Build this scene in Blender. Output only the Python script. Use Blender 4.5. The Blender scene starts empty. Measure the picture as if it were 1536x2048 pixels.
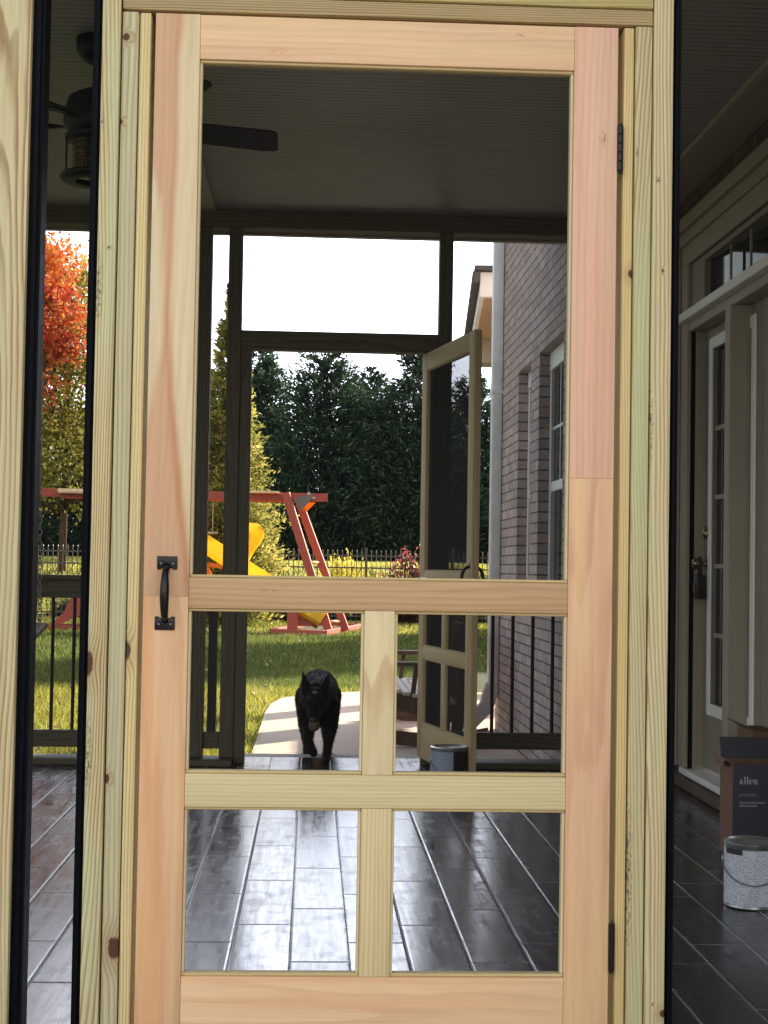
import bpy, bmesh, math, random
import numpy as np
from mathutils import Vector, Matrix, noise
sc = bpy.context.scene
COL = sc.collection
random.seed(4); RNG = np.random.default_rng(11)
R = math.radians

# ------------------------------------------------------------------ colour and node helpers
def lin(r, g, b, k=1.0):
    f = lambda c: ((c/255+.055)/1.055)**2.4 if c > 10 else c/255/12.92
    return (f(r)*k, f(g)*k, f(b)*k, 1)

class NT:
    def __init__(s, name):
        s.m = bpy.data.materials.new(name); s.m.use_nodes = True
        s.t = s.m.node_tree; s.t.nodes.clear()
        s.out = s.t.nodes.new('ShaderNodeOutputMaterial')
    def n(s, typ, props=None, **inp):
        nd = s.t.nodes.new('ShaderNode'+typ)
        for k, v in (props or {}).items(): setattr(nd, k, v)
        for k, v in inp.items():
            key = k.replace('_', ' ')
            if k.startswith('i') and k[1:].isdigit(): key = int(k[1:])
            s.set(nd.inputs[key], v)
        return nd
    def set(s, sock, v):
        if hasattr(v, 'is_output') or isinstance(v, bpy.types.NodeSocket): s.t.links.new(v, sock)
        elif isinstance(v, bpy.types.Node): s.t.links.new(v.outputs[0], sock)
        else: sock.default_value = v
    def M(s, op, a, b=None, c=None, clamp=False):
        nd = s.n('Math', dict(operation=op, use_clamp=clamp), i0=a)
        if b is not None: s.set(nd.inputs[1], b)
        if c is not None: s.set(nd.inputs[2], c)
        return nd.outputs[0]
    def mix(s, f, a, b, mode='MIX'):
        nd = s.n('Mix', dict(data_type='RGBA', blend_type=mode))
        s.set(nd.inputs[0], f); s.set(nd.inputs[6], a); s.set(nd.inputs[7], b)
        return nd.outputs[2]
    def ramp(s, f, stops, interp='LINEAR'):
        nd = s.n('ValToRGB', None, Fac=f); cr = nd.color_ramp; cr.interpolation = interp
        while len(cr.elements) < len(stops): cr.elements.new(.5)
        for e, (p, c) in zip(cr.elements, stops):
            e.position = p; e.color = c if len(c) == 4 else (c[0], c[0], c[0], 1)
        return nd.outputs[0]
    def rng(s, v, a, b, c=0., d=1., smooth=False):
        nd = s.n('MapRange', dict(interpolation_type='SMOOTHSTEP' if smooth else 'LINEAR'), i0=v, i1=a, i2=b, i3=c, i4=d)
        return nd.outputs[0]
    def xyz(s, v):
        nd = s.n('SeparateXYZ', None, i0=v); return nd.outputs[0], nd.outputs[1], nd.outputs[2]
    def vec(s, x, y, z): return s.n('CombineXYZ', None, i0=x, i1=y, i2=z).outputs[0]
    def noise(s, v, scale, detail=2., rough=.5, dist=0.):
        return s.n('TexNoise', None, Vector=v, Scale=scale, Detail=detail, Roughness=rough, Distortion=dist).outputs[0]
    def bsdf(s, **kw):
        nd = s.n('BsdfPrincipled')
        for k, v in kw.items(): s.set(nd.inputs[k.replace('_', ' ')], v)
        s.t.links.new(nd.outputs[0], s.out.inputs[0]); return nd
    def bump(s, h, strength=.3, dist=.01):
        return s.n('Bump', None, Strength=strength, Distance=dist, Height=h).outputs[0]
    def pos(s): return s.n('NewGeometry').outputs['Position']
    def obj(s): return s.n('TexCoord').outputs['Object']

_plain = {}
def plain(name, col, rough=.6, metal=0., var=.18, scale=14., bump=0., spec=.5, coat=0.):
    if name in _plain: return _plain[name]
    t = NT(name); p = t.obj(); f = t.noise(p, scale, 4., .6)
    c0 = tuple(c*(1-var) for c in col[:3])+(1,); c1 = tuple(min(1, c*(1+var)) for c in col[:3])+(1,)
    c = t.mix(t.rng(f, .3, .7), c0, c1)
    kw = dict(Base_Color=c, Roughness=t.rng(f, .2, .8, max(.02, rough-.06), rough+.06), Metallic=metal, Coat_Weight=coat)
    kw['Specular_IOR_Level'] = spec
    b = t.bsdf(**{k: v for k, v in kw.items() if k != 'Specular_IOR_Level'}); b.inputs['Specular IOR Level'].default_value = spec
    if bump: t.set(b.inputs['Normal'], t.bump(t.noise(p, scale*6, 3.), bump, .004))
    _plain[name] = t.m; return t.m

def wood(name, light, dark, axis='z', seed=0., rings=38., wob=1.1, contrast=.55, gain=1., knots=(), tint=None,
         heart=None, patch=None, rough=.62, fibre=.10, smears=()):
    """Sawn softwood: rings are contour lines of a stretched noise field that bend round the knots."""
    t = NT(name); x, y, z = t.xyz(t.pos())
    if axis == 'z': a, l = x, z
    elif axis == 'x': a, l = z, x
    else: a, l = x, y
    yy = t.M('MULTIPLY', y, 1.0)
    base = t.vec(t.M('ADD', a, seed*3.17), yy, t.M('MULTIPLY_ADD', l, .082, seed*7.3))
    fld = t.noise(base, 7., 1.2, .45)
    h = t.M('MULTIPLY_ADD', fld, rings*wob*.16, t.M('MULTIPLY', t.M('ADD', a, t.M('MULTIPLY', yy, .6)), rings))
    wig = t.noise(t.vec(t.M('MULTIPLY', a, 20.), yy, t.M('MULTIPLY_ADD', l, 3.2, seed)), 1.6, 2.)
    h = t.M('MULTIPLY_ADD', wig, .95, h)
    kmask = None; halo = None
    for (ka, kl, kr, ks) in knots:
        da = t.M('SUBTRACT', a, ka); dl = t.M('MULTIPLY', t.M('SUBTRACT', l, kl), ks)
        wn = t.noise(t.vec(t.M('MULTIPLY', a, 60.), yy, t.M('MULTIPLY', l, 60.)), 1., 2.)
        d = t.M('SQRT', t.M('ADD', t.M('MULTIPLY', da, da), t.M('MULTIPLY', dl, dl)))
        d2 = t.M('MULTIPLY_ADD', t.M('SUBTRACT', wn, .5), kr*.7, d)
        km = t.rng(d2, kr*.72, kr*1.12, 1., 0., True); ha = t.rng(d, kr*.8, kr*3.6, 1., 0., True)
        h = t.M('MULTIPLY_ADD', t.M('MULTIPLY', ha, ha), 1.6, h)
        kmask = km if kmask is None else t.M('MAXIMUM', kmask, km)
        halo = ha if halo is None else t.M('MAXIMUM', halo, ha)
    saw = t.M('FRACT', h)
    band = t.ramp(saw, [(0., (0,)), (.42, (.10,)), (.78, (1,)), (.92, (.9,)), (1., (0,))])
    amp = t.rng(t.noise(base, 3.1, 1.), .3, .7, .55, 1.)
    band = t.M('MULTIPLY', t.M('MULTIPLY', band, amp), contrast)
    sat = lambda c: tuple(sum(c)/3+(q-sum(c)/3)*.83 for q in c)
    light, dark = sat(light), sat(dark)
    L = lin(*light, gain); D = lin(*dark, gain)
    c = t.mix(band, L, D)
    if tint:
        tn = t.noise(t.vec(t.M('MULTIPLY', a, 14.), yy, t.M('MULTIPLY_ADD', l, .9, seed*5)), 1.5, 2.)
        c = t.mix(t.rng(tn, .4, .66, 0., tint[1], True), c, lin(*tint[0], gain))
    if heart:
        hc, stops, edge = heart
        zz = t.M('DIVIDE', l, 2.1)
        lo = t.ramp(zz, [(p/2.1, (u,)) for p, u, v in stops]); hi = t.ramp(zz, [(p/2.1, (v,)) for p, u, v in stops])
        aw = t.M('MULTIPLY_ADD', t.M('SUBTRACT', wig, .5), .006, t.M('MULTIPLY', a, 1.))
        lo1 = t.M('SUBTRACT', lo, .1); hi1 = t.M('SUBTRACT', hi, .1)
        m1 = t.rng(t.M('SUBTRACT', aw, lo1), -edge, edge, 0., 1., True); m2 = t.rng(t.M('SUBTRACT', hi1, aw), -edge, edge, 0., 1., True)
        mk = t.M('MULTIPLY', m1, m2)
        streak = t.M('MULTIPLY', t.rng(t.M('SUBTRACT', hi1, aw), 0., .020, .75, 0., True), t.rng(fld, .35, .6))
        hcol = t.mix(t.M('MULTIPLY', band, .7), lin(*sat(hc[0]), gain), lin(*sat(hc[1]), gain))
        hcol = t.mix(streak, hcol, lin(184, 116, 76, gain))
        c = t.mix(mk, c, hcol)
    fb = t.noise(t.vec(t.M('MULTIPLY', a, 420.), t.M('MULTIPLY', yy, 420.), t.M('MULTIPLY_ADD', l, 9., seed)), 1., 2., .6)
    fb2 = t.noise(t.vec(t.M('MULTIPLY', a, 60.), yy, t.M('MULTIPLY_ADD', l, 1.2, seed*2)), 1., 3., .6)
    br = t.M('ADD', t.rng(fb, .25, .75, 1-fibre, 1+fibre), t.rng(fb2, .3, .7, -.07, .07))
    c = t.mix(1., c, t.n('CombineColor', None, i0=br, i1=br, i2=br).outputs[0], 'MULTIPLY')
    if kmask is not None:
        c = t.mix(t.M('MULTIPLY', halo, .35), c, lin(150, 105, 62, gain))
        c = t.mix(t.M('MULTIPLY', kmask, .93), c, lin(74, 40, 28, gain))
    for (sa, sl, sr, ss, col) in smears:
        da = t.M('SUBTRACT', a, sa); dl = t.M('MULTIPLY', t.M('SUBTRACT', l, sl), ss)
        d = t.M('SQRT', t.M('ADD', t.M('MULTIPLY', da, da), t.M('MULTIPLY', dl, dl)))
        sn = t.noise(t.vec(t.M('MULTIPLY', a, 260.), yy, t.M('MULTIPLY', l, 90.)), 1., 4., .7)
        m = t.M('MULTIPLY', t.rng(d, sr*.2, sr, 1., 0.), t.rng(sn, .46, .6))
        c = t.mix(m, c, lin(*col, gain))
    hgt = t.M('ADD', t.M('MULTIPLY', band, -.5), t.M('MULTIPLY', fb, .5))
    b = t.bsdf(Base_Color=c, Roughness=rough, Normal=t.bump(hgt, .16, .002))
    b.inputs['Specular IOR Level'].default_value = .3
    return t.m

# ------------------------------------------------------------------ mesh helpers
class MB:
    def __init__(s): s.bm = bmesh.new()
    def box(s, x0, x1, y0, y1, z0, z1, bev=0., seg=2, mat=None):
        g = bmesh.ops.create_cube(s.bm, size=1.); vs = g['verts']
        cx, cy, cz = (x0+x1)/2, (y0+y1)/2, (z0+z1)/2
        for v in vs: v.co = Vector((cx+v.co.x*(x1-x0), cy+v.co.y*(y1-y0), cz+v.co.z*(z1-z0)))
        if bev:
            es = list({e for v in vs for e in v.link_edges})
            r = bmesh.ops.bevel(s.bm, geom=es, offset=bev, segments=seg, affect='EDGES', profile=.5)
            vs = list({v for f in r['faces'] for v in f.verts} | {v for v in vs if v.is_valid})
        if mat is not None:
            for v in vs: v.co = mat @ v.co
        return s
    def prism(s, pts, n0, d):
        """polygon pts (3D) extruded along vector d"""
        d = Vector(d); a = [s.bm.verts.new(Vector(p)) for p in pts]; b = [s.bm.verts.new(Vector(p)+d) for p in pts]
        n = len(pts)
        s.bm.faces.new(a); s.bm.faces.new(b[::-1])
        for i in range(n): s.bm.faces.new((a[i], b[i], b[(i+1) % n], a[(i+1) % n]))
        return s
    def beam(s, p, q, w, h, up=(0, 0, 1), bev=0.):
        p, q = Vector(p), Vector(q); d = q-p; L = d.length; z = d.normalized()
        x = Vector(up).cross(z)
        if x.length < 1e-4: x = Vector((1, 0, 0)).cross(z)
        x.normalize(); y = z.cross(x)
        m = Matrix(((x.x, y.x, z.x, p.x), (x.y, y.y, z.y, p.y), (x.z, y.z, z.z, p.z), (0, 0, 0, 1)))
        return s.box(-w/2, w/2, -h/2, h/2, 0, L, bev, 1, m)
    def tube(s, pts, rad, seg=10, cap=True):
        pts = [Vector(p) for p in pts]; n = len(pts)
        rad = rad if isinstance(rad, (list, tuple)) else [rad]*n
        rings = []; up = None
        for i, p in enumerate(pts):
            d = (pts[min(i+1, n-1)]-pts[max(i-1, 0)]).normalized()
            if up is None:
                up = Vector((0, 0, 1)) if abs(d.z) < .9 else Vector((1, 0, 0))
            x = d.cross(up).normalized(); y = x.cross(d).normalized(); up = y
            rings.append([s.bm.verts.new(p+x*math.cos(2*math.pi*k/seg)*rad[i]+y*math.sin(2*math.pi*k/seg)*rad[i]) for k in range(seg)])
        for a, b in zip(rings, rings[1:]):
            for k in range(seg): s.bm.faces.new((a[k], a[(k+1) % seg], b[(k+1) % seg], b[k]))
        if cap: s.bm.faces.new(rings[0][::-1]); s.bm.faces.new(rings[-1])
        return s
    def lathe(s, prof, c=(0, 0, 0), seg=32, axis='z', cap=True):
        rings = []
        for (r, h) in prof:
            ring = []
            for k in range(seg):
                a = 2*math.pi*k/seg; u, v = r*math.cos(a), r*math.sin(a)
                co = (u, v, h) if axis == 'z' else ((h, u, v) if axis == 'x' else (u, h, v))
                ring.append(s.bm.verts.new(Vector(co)+Vector(c)))
            rings.append(ring)
        for a, b in zip(rings, rings[1:]):
            for k in range(seg): s.bm.faces.new((a[k], a[(k+1) % seg], b[(k+1) % seg], b[k]))
        if cap:
            s.bm.faces.new(rings[0][::-1]); s.bm.faces.new(rings[-1])
        return s
    def sphere(s, c, r, sub=2, sx=(1, 1, 1)):
        g = bmesh.ops.create_icosphere(s.bm, subdivisions=sub, radius=r)
        for v in g['verts']: v.co = Vector((v.co.x*sx[0], v.co.y*sx[1], v.co.z*sx[2]))+Vector(c)
        return s
    def quad(s, pts): s.bm.faces.new([s.bm.verts.new(Vector(p)) for p in pts]); return s
    def capsule(s, p, r0, q, r1, n=10, sub=2):
        p, q = Vector(p), Vector(q)
        for i in range(n+1):
            f = i/n; s.sphere(p.lerp(q, f), r0+(r1-r0)*f, sub)
        return s
    def build(s, name, mat, parent=None, off=None, smooth=False, label=None):
        bmesh.ops.recalc_face_normals(s.bm, faces=s.bm.faces[:])
        if off is not None: bmesh.ops.translate(s.bm, vec=-Vector(off), verts=s.bm.verts[:])
        me = bpy.data.meshes.new(name); s.bm.to_mesh(me); s.bm.free()
        if smooth:
            me.polygons.foreach_set('use_smooth', [True]*len(me.polygons))
        o = bpy.data.objects.new(name, me); COL.objects.link(o)
        if mat: me.materials.append(mat)
        if parent is not None: o.parent = parent
        if label: o['label'] = label
        return o
def auto_smooth(o, ang=40):
    me = o.data; me.polygons.foreach_set('use_smooth', [True]*len(me.polygons))
    bm = bmesh.new(); bm.from_mesh(me)
    for e in bm.edges:
        if len(e.link_faces) == 2 and e.calc_face_angle(0) > R(ang): e.smooth = False
    bm.to_mesh(me); bm.free(); return o
def tag(o, label=None, cat=None, group=None, kind=None):
    if label: o['label'] = label
    if cat: o['category'] = cat
    if group: o['group'] = group
    if kind: o['kind'] = kind
    return o
def thing(name, label, cat, loc=(0, 0, 0), rz=0., group=None):
    o = bpy.data.objects.new(name, None); COL.objects.link(o); o.location = loc; o.rotation_euler = (0, 0, rz)
    o.empty_display_size = .1
    return tag(o, label, cat, group)
class Th:
    """a thing whose parts are given in world coordinates"""
    def __init__(s, name, label, cat, loc, group=None):
        s.o = thing(name, label, cat, loc, 0., group); s.loc = loc
    def part(s, mb, name, mat, smooth=False, label=None, parent=None, auto=False):
        o = mb.build(name, mat, parent or s.o, s.loc, smooth, label)
        if auto: auto_smooth(o)
        return o
def npmesh(name, verts, nper, mat, tone=None, parent=None):
    n = len(verts)//nper
    me = bpy.data.meshes.new(name)
    me.vertices.add(len(verts)); me.vertices.foreach_set('co', np.asarray(verts, np.float32).ravel())
    me.loops.add(len(verts)); me.loops.foreach_set('vertex_index', np.arange(len(verts), dtype=np.int32))
    me.polygons.add(n); me.polygons.foreach_set('loop_start', np.arange(0, len(verts), nper, dtype=np.int32))
    me.polygons.foreach_set('loop_total', np.full(n, nper, np.int32))
    me.update(calc_edges=True)
    if tone is not None:
        at = me.attributes.new('tone', 'FLOAT', 'FACE'); at.data.foreach_set('value', np.asarray(tone, np.float32))
    me.materials.append(mat)
    o = bpy.data.objects.new(name, me); COL.objects.link(o)
    if parent is not None: o.parent = parent
    return o

# ------------------------------------------------------------------ camera
CAM = Vector((.325, -2.997, .993)); YAW, PITCH, ROLL, FPX = .0461, .0359, .0165, 3093.
Fw = Vector((math.sin(YAW)*math.cos(PITCH), math.cos(YAW)*math.cos(PITCH), math.sin(PITCH)))
R0 = Vector((math.cos(YAW), -math.sin(YAW), 0)); U0 = R0.cross(Fw)
Rt = R0*math.cos(ROLL)+U0*math.sin(ROLL); Up = U0*math.cos(ROLL)-R0*math.sin(ROLL)
cd = bpy.data.cameras.new('camera'); cam = bpy.data.objects.new('camera', cd); COL.objects.link(cam)
cam.matrix_world = Matrix(((Rt.x, Up.x, -Fw.x, CAM.x), (Rt.y, Up.y, -Fw.y, CAM.y), (Rt.z, Up.z, -Fw.z, CAM.z), (0, 0, 0, 1)))
cd.sensor_fit = 'HORIZONTAL'; cd.sensor_width = 36.; cd.lens = FPX/1536*36; cd.clip_start = .05; cd.clip_end = 2000
sc.camera = cam

# ------------------------------------------------------------------ light
SUN_AZ, SUN_EL = R(41.8), R(24.); FILL_CLOUD = 11.5
w = bpy.data.worlds.new('World'); sc.world = w; w.use_nodes = True
wt = w.node_tree; bg = wt.nodes['Background']
sky = wt.nodes.new('ShaderNodeTexSky'); sky.sky_type = 'NISHITA'; sky.sun_disc = False
sky.sun_elevation = SUN_EL; sky.sun_rotation = SUN_AZ; sky.air_density = 1.2; sky.dust_density = 2.; sky.ozone_density = 1.
hs = wt.nodes.new('ShaderNodeHueSaturation'); hs.inputs['Saturation'].default_value = .42; hs.inputs['Value'].default_value = 2.05
wt.links.new(sky.outputs[0], hs.inputs['Color'])
# added white cloud bank, unseen behind the camera, to light the front wall
def wn(typ, **p):
    nd = wt.nodes.new('ShaderNode'+typ)
    for k, v in p.items(): setattr(nd, k, v)
    return nd
tc = wn('TexCoord'); sx = wn('SeparateXYZ'); wt.links.new(tc.outputs['Generated'], sx.inputs[0])
mr = wn('MapRange', interpolation_type='SMOOTHSTEP'); wt.links.new(sx.outputs[1], mr.inputs[0])
for i, v in ((1, .05), (2, -.7), (3, 0.), (4, 1.)): mr.inputs[i].default_value = v
mz = wn('MapRange', interpolation_type='SMOOTHSTEP'); wt.links.new(sx.outputs[2], mz.inputs[0])
for i, v in ((1, .50), (2, .88), (3, 1.), (4, .1)): mz.inputs[i].default_value = v
cn = wn('TexNoise'); cn.inputs['Scale'].default_value = 3.; cn.inputs['Detail'].default_value = 5.; wt.links.new(tc.outputs['Generated'], cn.inputs['Vector'])
cm = wn('MapRange'); wt.links.new(cn.outputs[0], cm.inputs[0])
for i, v in ((1, .3), (2, .7), (3, .75), (4, 1.25)): cm.inputs[i].default_value = v
m1 = wn('Math', operation='MULTIPLY'); wt.links.new(mr.outputs[0], m1.inputs[0]); wt.links.new(mz.outputs[0], m1.inputs[1])
m2 = wn('Math', operation='MULTIPLY'); wt.links.new(m1.outputs[0], m2.inputs[0]); wt.links.new(cm.outputs[0], m2.inputs[1])
cl = wn('Mix', data_type='RGBA'); wt.links.new(m2.outputs[0], cl.inputs[0]); wt.links.new(hs.outputs[0], cl.inputs[6])
cl.inputs[7].default_value = (FILL_CLOUD*1.0, FILL_CLOUD*.985, FILL_CLOUD*.95, 1); cl.clamp_factor = False
# and an added bright sky patch low ahead, for the reflection on the floor
dp = wn('VectorMath', operation='DOT_PRODUCT'); wt.links.new(tc.outputs['Generated'], dp.inputs[0])
dp.inputs[1].default_value = (math.sin(R(2))*math.cos(R(15)), math.cos(R(2))*math.cos(R(15)), math.sin(R(15)))
gl = wn('MapRange', interpolation_type='SMOOTHSTEP'); wt.links.new(dp.outputs['Value'], gl.inputs[0])
for i, v in ((1, math.cos(R(21))), (2, math.cos(R(6))), (3, 0.), (4, 1.)): gl.inputs[i].default_value = v
c2 = wn('Mix', data_type='RGBA'); c2.clamp_factor = False; wt.links.new(gl.outputs[0], c2.inputs[0]); wt.links.new(cl.outputs[2], c2.inputs[6])
c2.inputs[7].default_value = (33., 35., 40., 1)
wt.links.new(c2.outputs[2], bg.inputs[0]); bg.inputs[1].default_value = .15
sd = bpy.data.lights.new('sun', 'SUN'); sd.energy = 15.; sd.angle = R(.5); sd.color = (1., .86, .66)
so = bpy.data.objects.new('sun', sd); COL.objects.link(so); so.location = (20, 25, 20)
sdir = Vector((math.sin(SUN_AZ)*math.cos(SUN_EL), math.cos(SUN_AZ)*math.cos(SUN_EL), math.sin(SUN_EL)))
so.rotation_euler = sdir.to_track_quat('Z', 'Y').to_euler()
sc.view_settings.view_transform = 'Standard'; sc.view_settings.look = 'None'; sc.view_settings.exposure = 0
sc.render.engine = 'CYCLES'
sc.cycles.use_denoising = True
sc.cycles.max_bounces = 10; sc.cycles.diffuse_bounces = 5; sc.cycles.glossy_bounces = 4
sc.cycles.transparent_max_bounces = 24; sc.cycles.sample_clamp_indirect = 8.
sc.render.film_transparent = False

# ------------------------------------------------------------------ materials
G = 1.05; GP = 1.02
def screen_mat(name, op, col=.03):
    t = NT(name)
    tr = t.n('BsdfTransparent'); df = t.n('BsdfDiffuse', None, Color=(col, col, col*1.05, 1))
    x, y, z = t.xyz(t.pos())
    f = t.noise(t.pos(), 1.3, 2.)
    mx = t.n('MixShader', None, i0=t.rng(f, .3, .7, op-.02, op+.02), i1=tr.outputs[0], i2=df.outputs[0])
    t.t.links.new(mx.outputs[0], t.out.inputs[0]); return t.m
SCR = screen_mat('screen_mesh', .17, .02); SCR_FAR = screen_mat('screen_mesh_far', .16, .02); SCR_EDGE = screen_mat('screen_mesh_slant', .82, .035)
BLACK = plain('black_vinyl_channel', (.0035, .0045, .008, 1), .5, 0, .3, 30, 0., .07)
IRON = plain('black_iron', (.0035, .0035, .005, 1), .27, 0, .3, 40, .1, .4)
BALUSTER = plain('black_baluster', (.012, .012, .012, 1), .5, .2, .3, 20)
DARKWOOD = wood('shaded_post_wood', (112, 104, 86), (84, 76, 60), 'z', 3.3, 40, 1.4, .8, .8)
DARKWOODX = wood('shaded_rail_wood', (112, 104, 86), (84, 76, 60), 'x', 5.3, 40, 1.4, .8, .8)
FARDOOR = wood('open_door_wood', (206, 182, 136), (176, 144, 100), 'z', 8.1, 40, 1., .5, .95)
FARDOORX = wood('open_door_rail_wood', (206, 182, 136), (176, 144, 100), 'x', 2.1, 40, 1., .5, .95)
CREAM = plain('cream_trim_paint', lin(166, 158, 140), .55, 0, .06, 3., .05)
CREAMDK = plain('cream_board_paint', lin(148, 142, 128), .6, 0, .08, 3., .05)
WHITE2 = plain('white_window_paint', lin(246, 248, 252), .4, 0, .03, 3., .03)
WHITE = plain('white_trim_paint', lin(250, 250, 250), .45, 0, .05, 3., .04)

# ------------------------------------------------------------------ NEAR FRONT WALL: treated posts and the screen door
TL = (213, 203, 160); TD = (150, 122, 76); GT = ((186, 198, 158), .75)
ZB, ZT = -.02, 2.74
front = Th('screen_wall', 'front porch screen wall of pale treated lumber posts framing the closed pine door', 'screen wall', (-.17, .02, 0))
def nboard(name, x0, x1, y0, y1, z0, z1, mat, label=None, bev=.0028):
    return front.part(MB().box(x0, x1, y0, y1, z0, z1, bev, 2), name, mat, label=label, auto=True)
nboard('post', -.335, -.2366, -.006, .083, ZB, ZT, wood('post_pine_a', (212, 200, 152), (158, 118, 76), 'z', 1.2, 78, 2.0, 1.0, GP, tint=((198, 200, 160), .5)), 'wide pale treated post at the left edge')
nboard('post', -.1006, -.0650, -.004, .085, ZB, ZT, wood('post_pine_b', (214, 200, 148), (150, 112, 64), 'z', 2.9, 135, .9, 1.0, GP,
       knots=[(-.0995, .80, .011, .42), (-.078, 1.603, .0022, 1.)], tint=((192, 204, 164), .6), smears=[(-.097, 1.52, .012, .12, (70, 62, 50)), (-.096, .62, .012, .12, (80, 66, 50)), (-.097, 1.85, .006, .2, (90, 96, 84))]), 'treated post with brown grain lines and a scarred edge')
nboard('post', -.0620, -.0305, .001, .085, ZB, 2.0685, wood('post_pine_c', (198, 194, 152), (158, 140, 98), 'z', 5.4, 62, 1.9, .8, GP,
       knots=[(-.0545, 2.017, .0072, .95), (-.0625, 1.851, .0052, .9), (-.060, .580, .0058, .55), (-.037, .258, .0142, .62)], tint=((190, 190, 154), .5)), 'greenish treated board with four dark brown knots')
nboard('door_jamb', -.0285, -.0068, .004, .09, ZB, 2.068, wood('jamb_pine_l', (226, 210, 152), (186, 150, 88), 'z', 7.7, 165, .3, .9, GP,
       knots=[(-.0285, .825, .0085, .42)]), 'narrow yellow strip beside the door handle')
nboard('door_jamb', .9240, .9440, .003, .09, ZB, 2.069, wood('jamb_pine_r', (222, 200, 136), (178, 138, 74), 'z', 9.1, 165, .4, .9, GP,
       knots=[(.9445, 1.578, .0085, .9)]), 'narrow yellow strip beside the hinges')
nboard('post', .9468, .9798, .000, .085, ZB, 2.0715, wood('post_pine_d', (206, 196, 148), (156, 124, 80), 'z', 11.3, 150, .8, 1.0, GP,
       tint=((186, 196, 152), .6), smears=[(.949, .40, .010, .05, (70, 74, 58)), (.951, 1.82, .004, .3, (80, 80, 70)), (.966, 1.64, .004, .5, (140, 100, 70))]), 'greenish treated board beside the hinge strip')
nboard('post', .9826, 1.0214, -.004, .085, ZB, ZT, wood('post_pine_e', (216, 204, 156), (160, 132, 88), 'z', 13.9, 125, 1.0, .95, GP,
       knots=[(1.020, .140, .0075, .95), (.9985, .158, .0016, 1.), (1.004, 1.585, .0022, .6)], tint=((202, 204, 162), .45),
       smears=[(.993, 1.765, .009, .8, (70, 68, 66)), (.9835, 1.28, .006, .06, (110, 74, 48))]), 'treated post with a small smudge and a dark low knot')
nboard('header', -.0625, .9806, .002, .09, 2.0735, 2.1045, wood('header_pine', (196, 174, 122), (140, 116, 74), 'x', 15.2, 190, .6, 1.0, GP*.92), 'dusky grooved board directly above the door')
nboard('header', -.0625, .9806, -.002, .09, 2.1065, ZT, wood('header_pine_b', (196, 186, 120), (160, 136, 80), 'x', 16.6, 100, 1., .8, GP), 'yellow green upper board')
# black screen channels (stepped profile with a ridge)
def channel(x0, x1, flip):
    m = MB(); wd = x1-x0
    m.box(x0+.0004, x1-.0004, .012, .07, ZB, ZT)
    a, b = (x0+wd*.30, x0+wd*.72) if not flip else (x1-wd*.72, x1-wd*.30)
    m.box(a, b, .005, .0125, ZB, ZT, .0022, 2)
    front.part(m, 'screen_channel', BLACK, auto=True)
channel(-.2366, -.2119, 0); channel(-.1196, -.1006, 1); channel(1.0214, 1.0407, 0)
def fscreen(x0, x1): front.part(MB().quad([(x0, .035, .02), (x1, .035, .02), (x1, .035, ZT-.02), (x0, .035, ZT-.02)]), 'screen', SCR)
fscreen(-.2119, -.1196); fscreen(1.0407, 1.93)
# the wall goes on to both sides outside the frame
for x0, x1 in ((-1.75, -1.66), (-3.5, -3.41), (1.93, 2.07)):
    nboard('post', x0, x1, -.004, .085, ZB, ZT, wood('post_pine_side', TL, TD, 'z', 20+x0, 50, 1., .7, G, tint=GT))
for x0, x1 in ((-3.41, -1.75), (-1.66, -.335)):
    nboard('rail', x0, x1, 0, .085, .80, .93, wood('rail_pine_side', TL, TD, 'x', 26+x0, 50, 1., .7, G))
    fscreen(x0, x1)
nboard('beam', -3.5, 2.07, -.01, .09, ZT+.001, 2.90, wood('beam_pine_side', TL, TD, 'x', 31, 50, 1., .7, G))
nboard('sole_plate', -3.5, 0.0, 0, .085, -.1, ZB-.001, wood('plate_pine_side', TL, TD, 'x', 33, 50, 1., .7, G))
nboard('sole_plate', .92, 2.07, 0, .085, -.1, ZB-.001, wood('plate_pine_side2', TL, TD, 'x', 34, 50, 1., .7, G))

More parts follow.
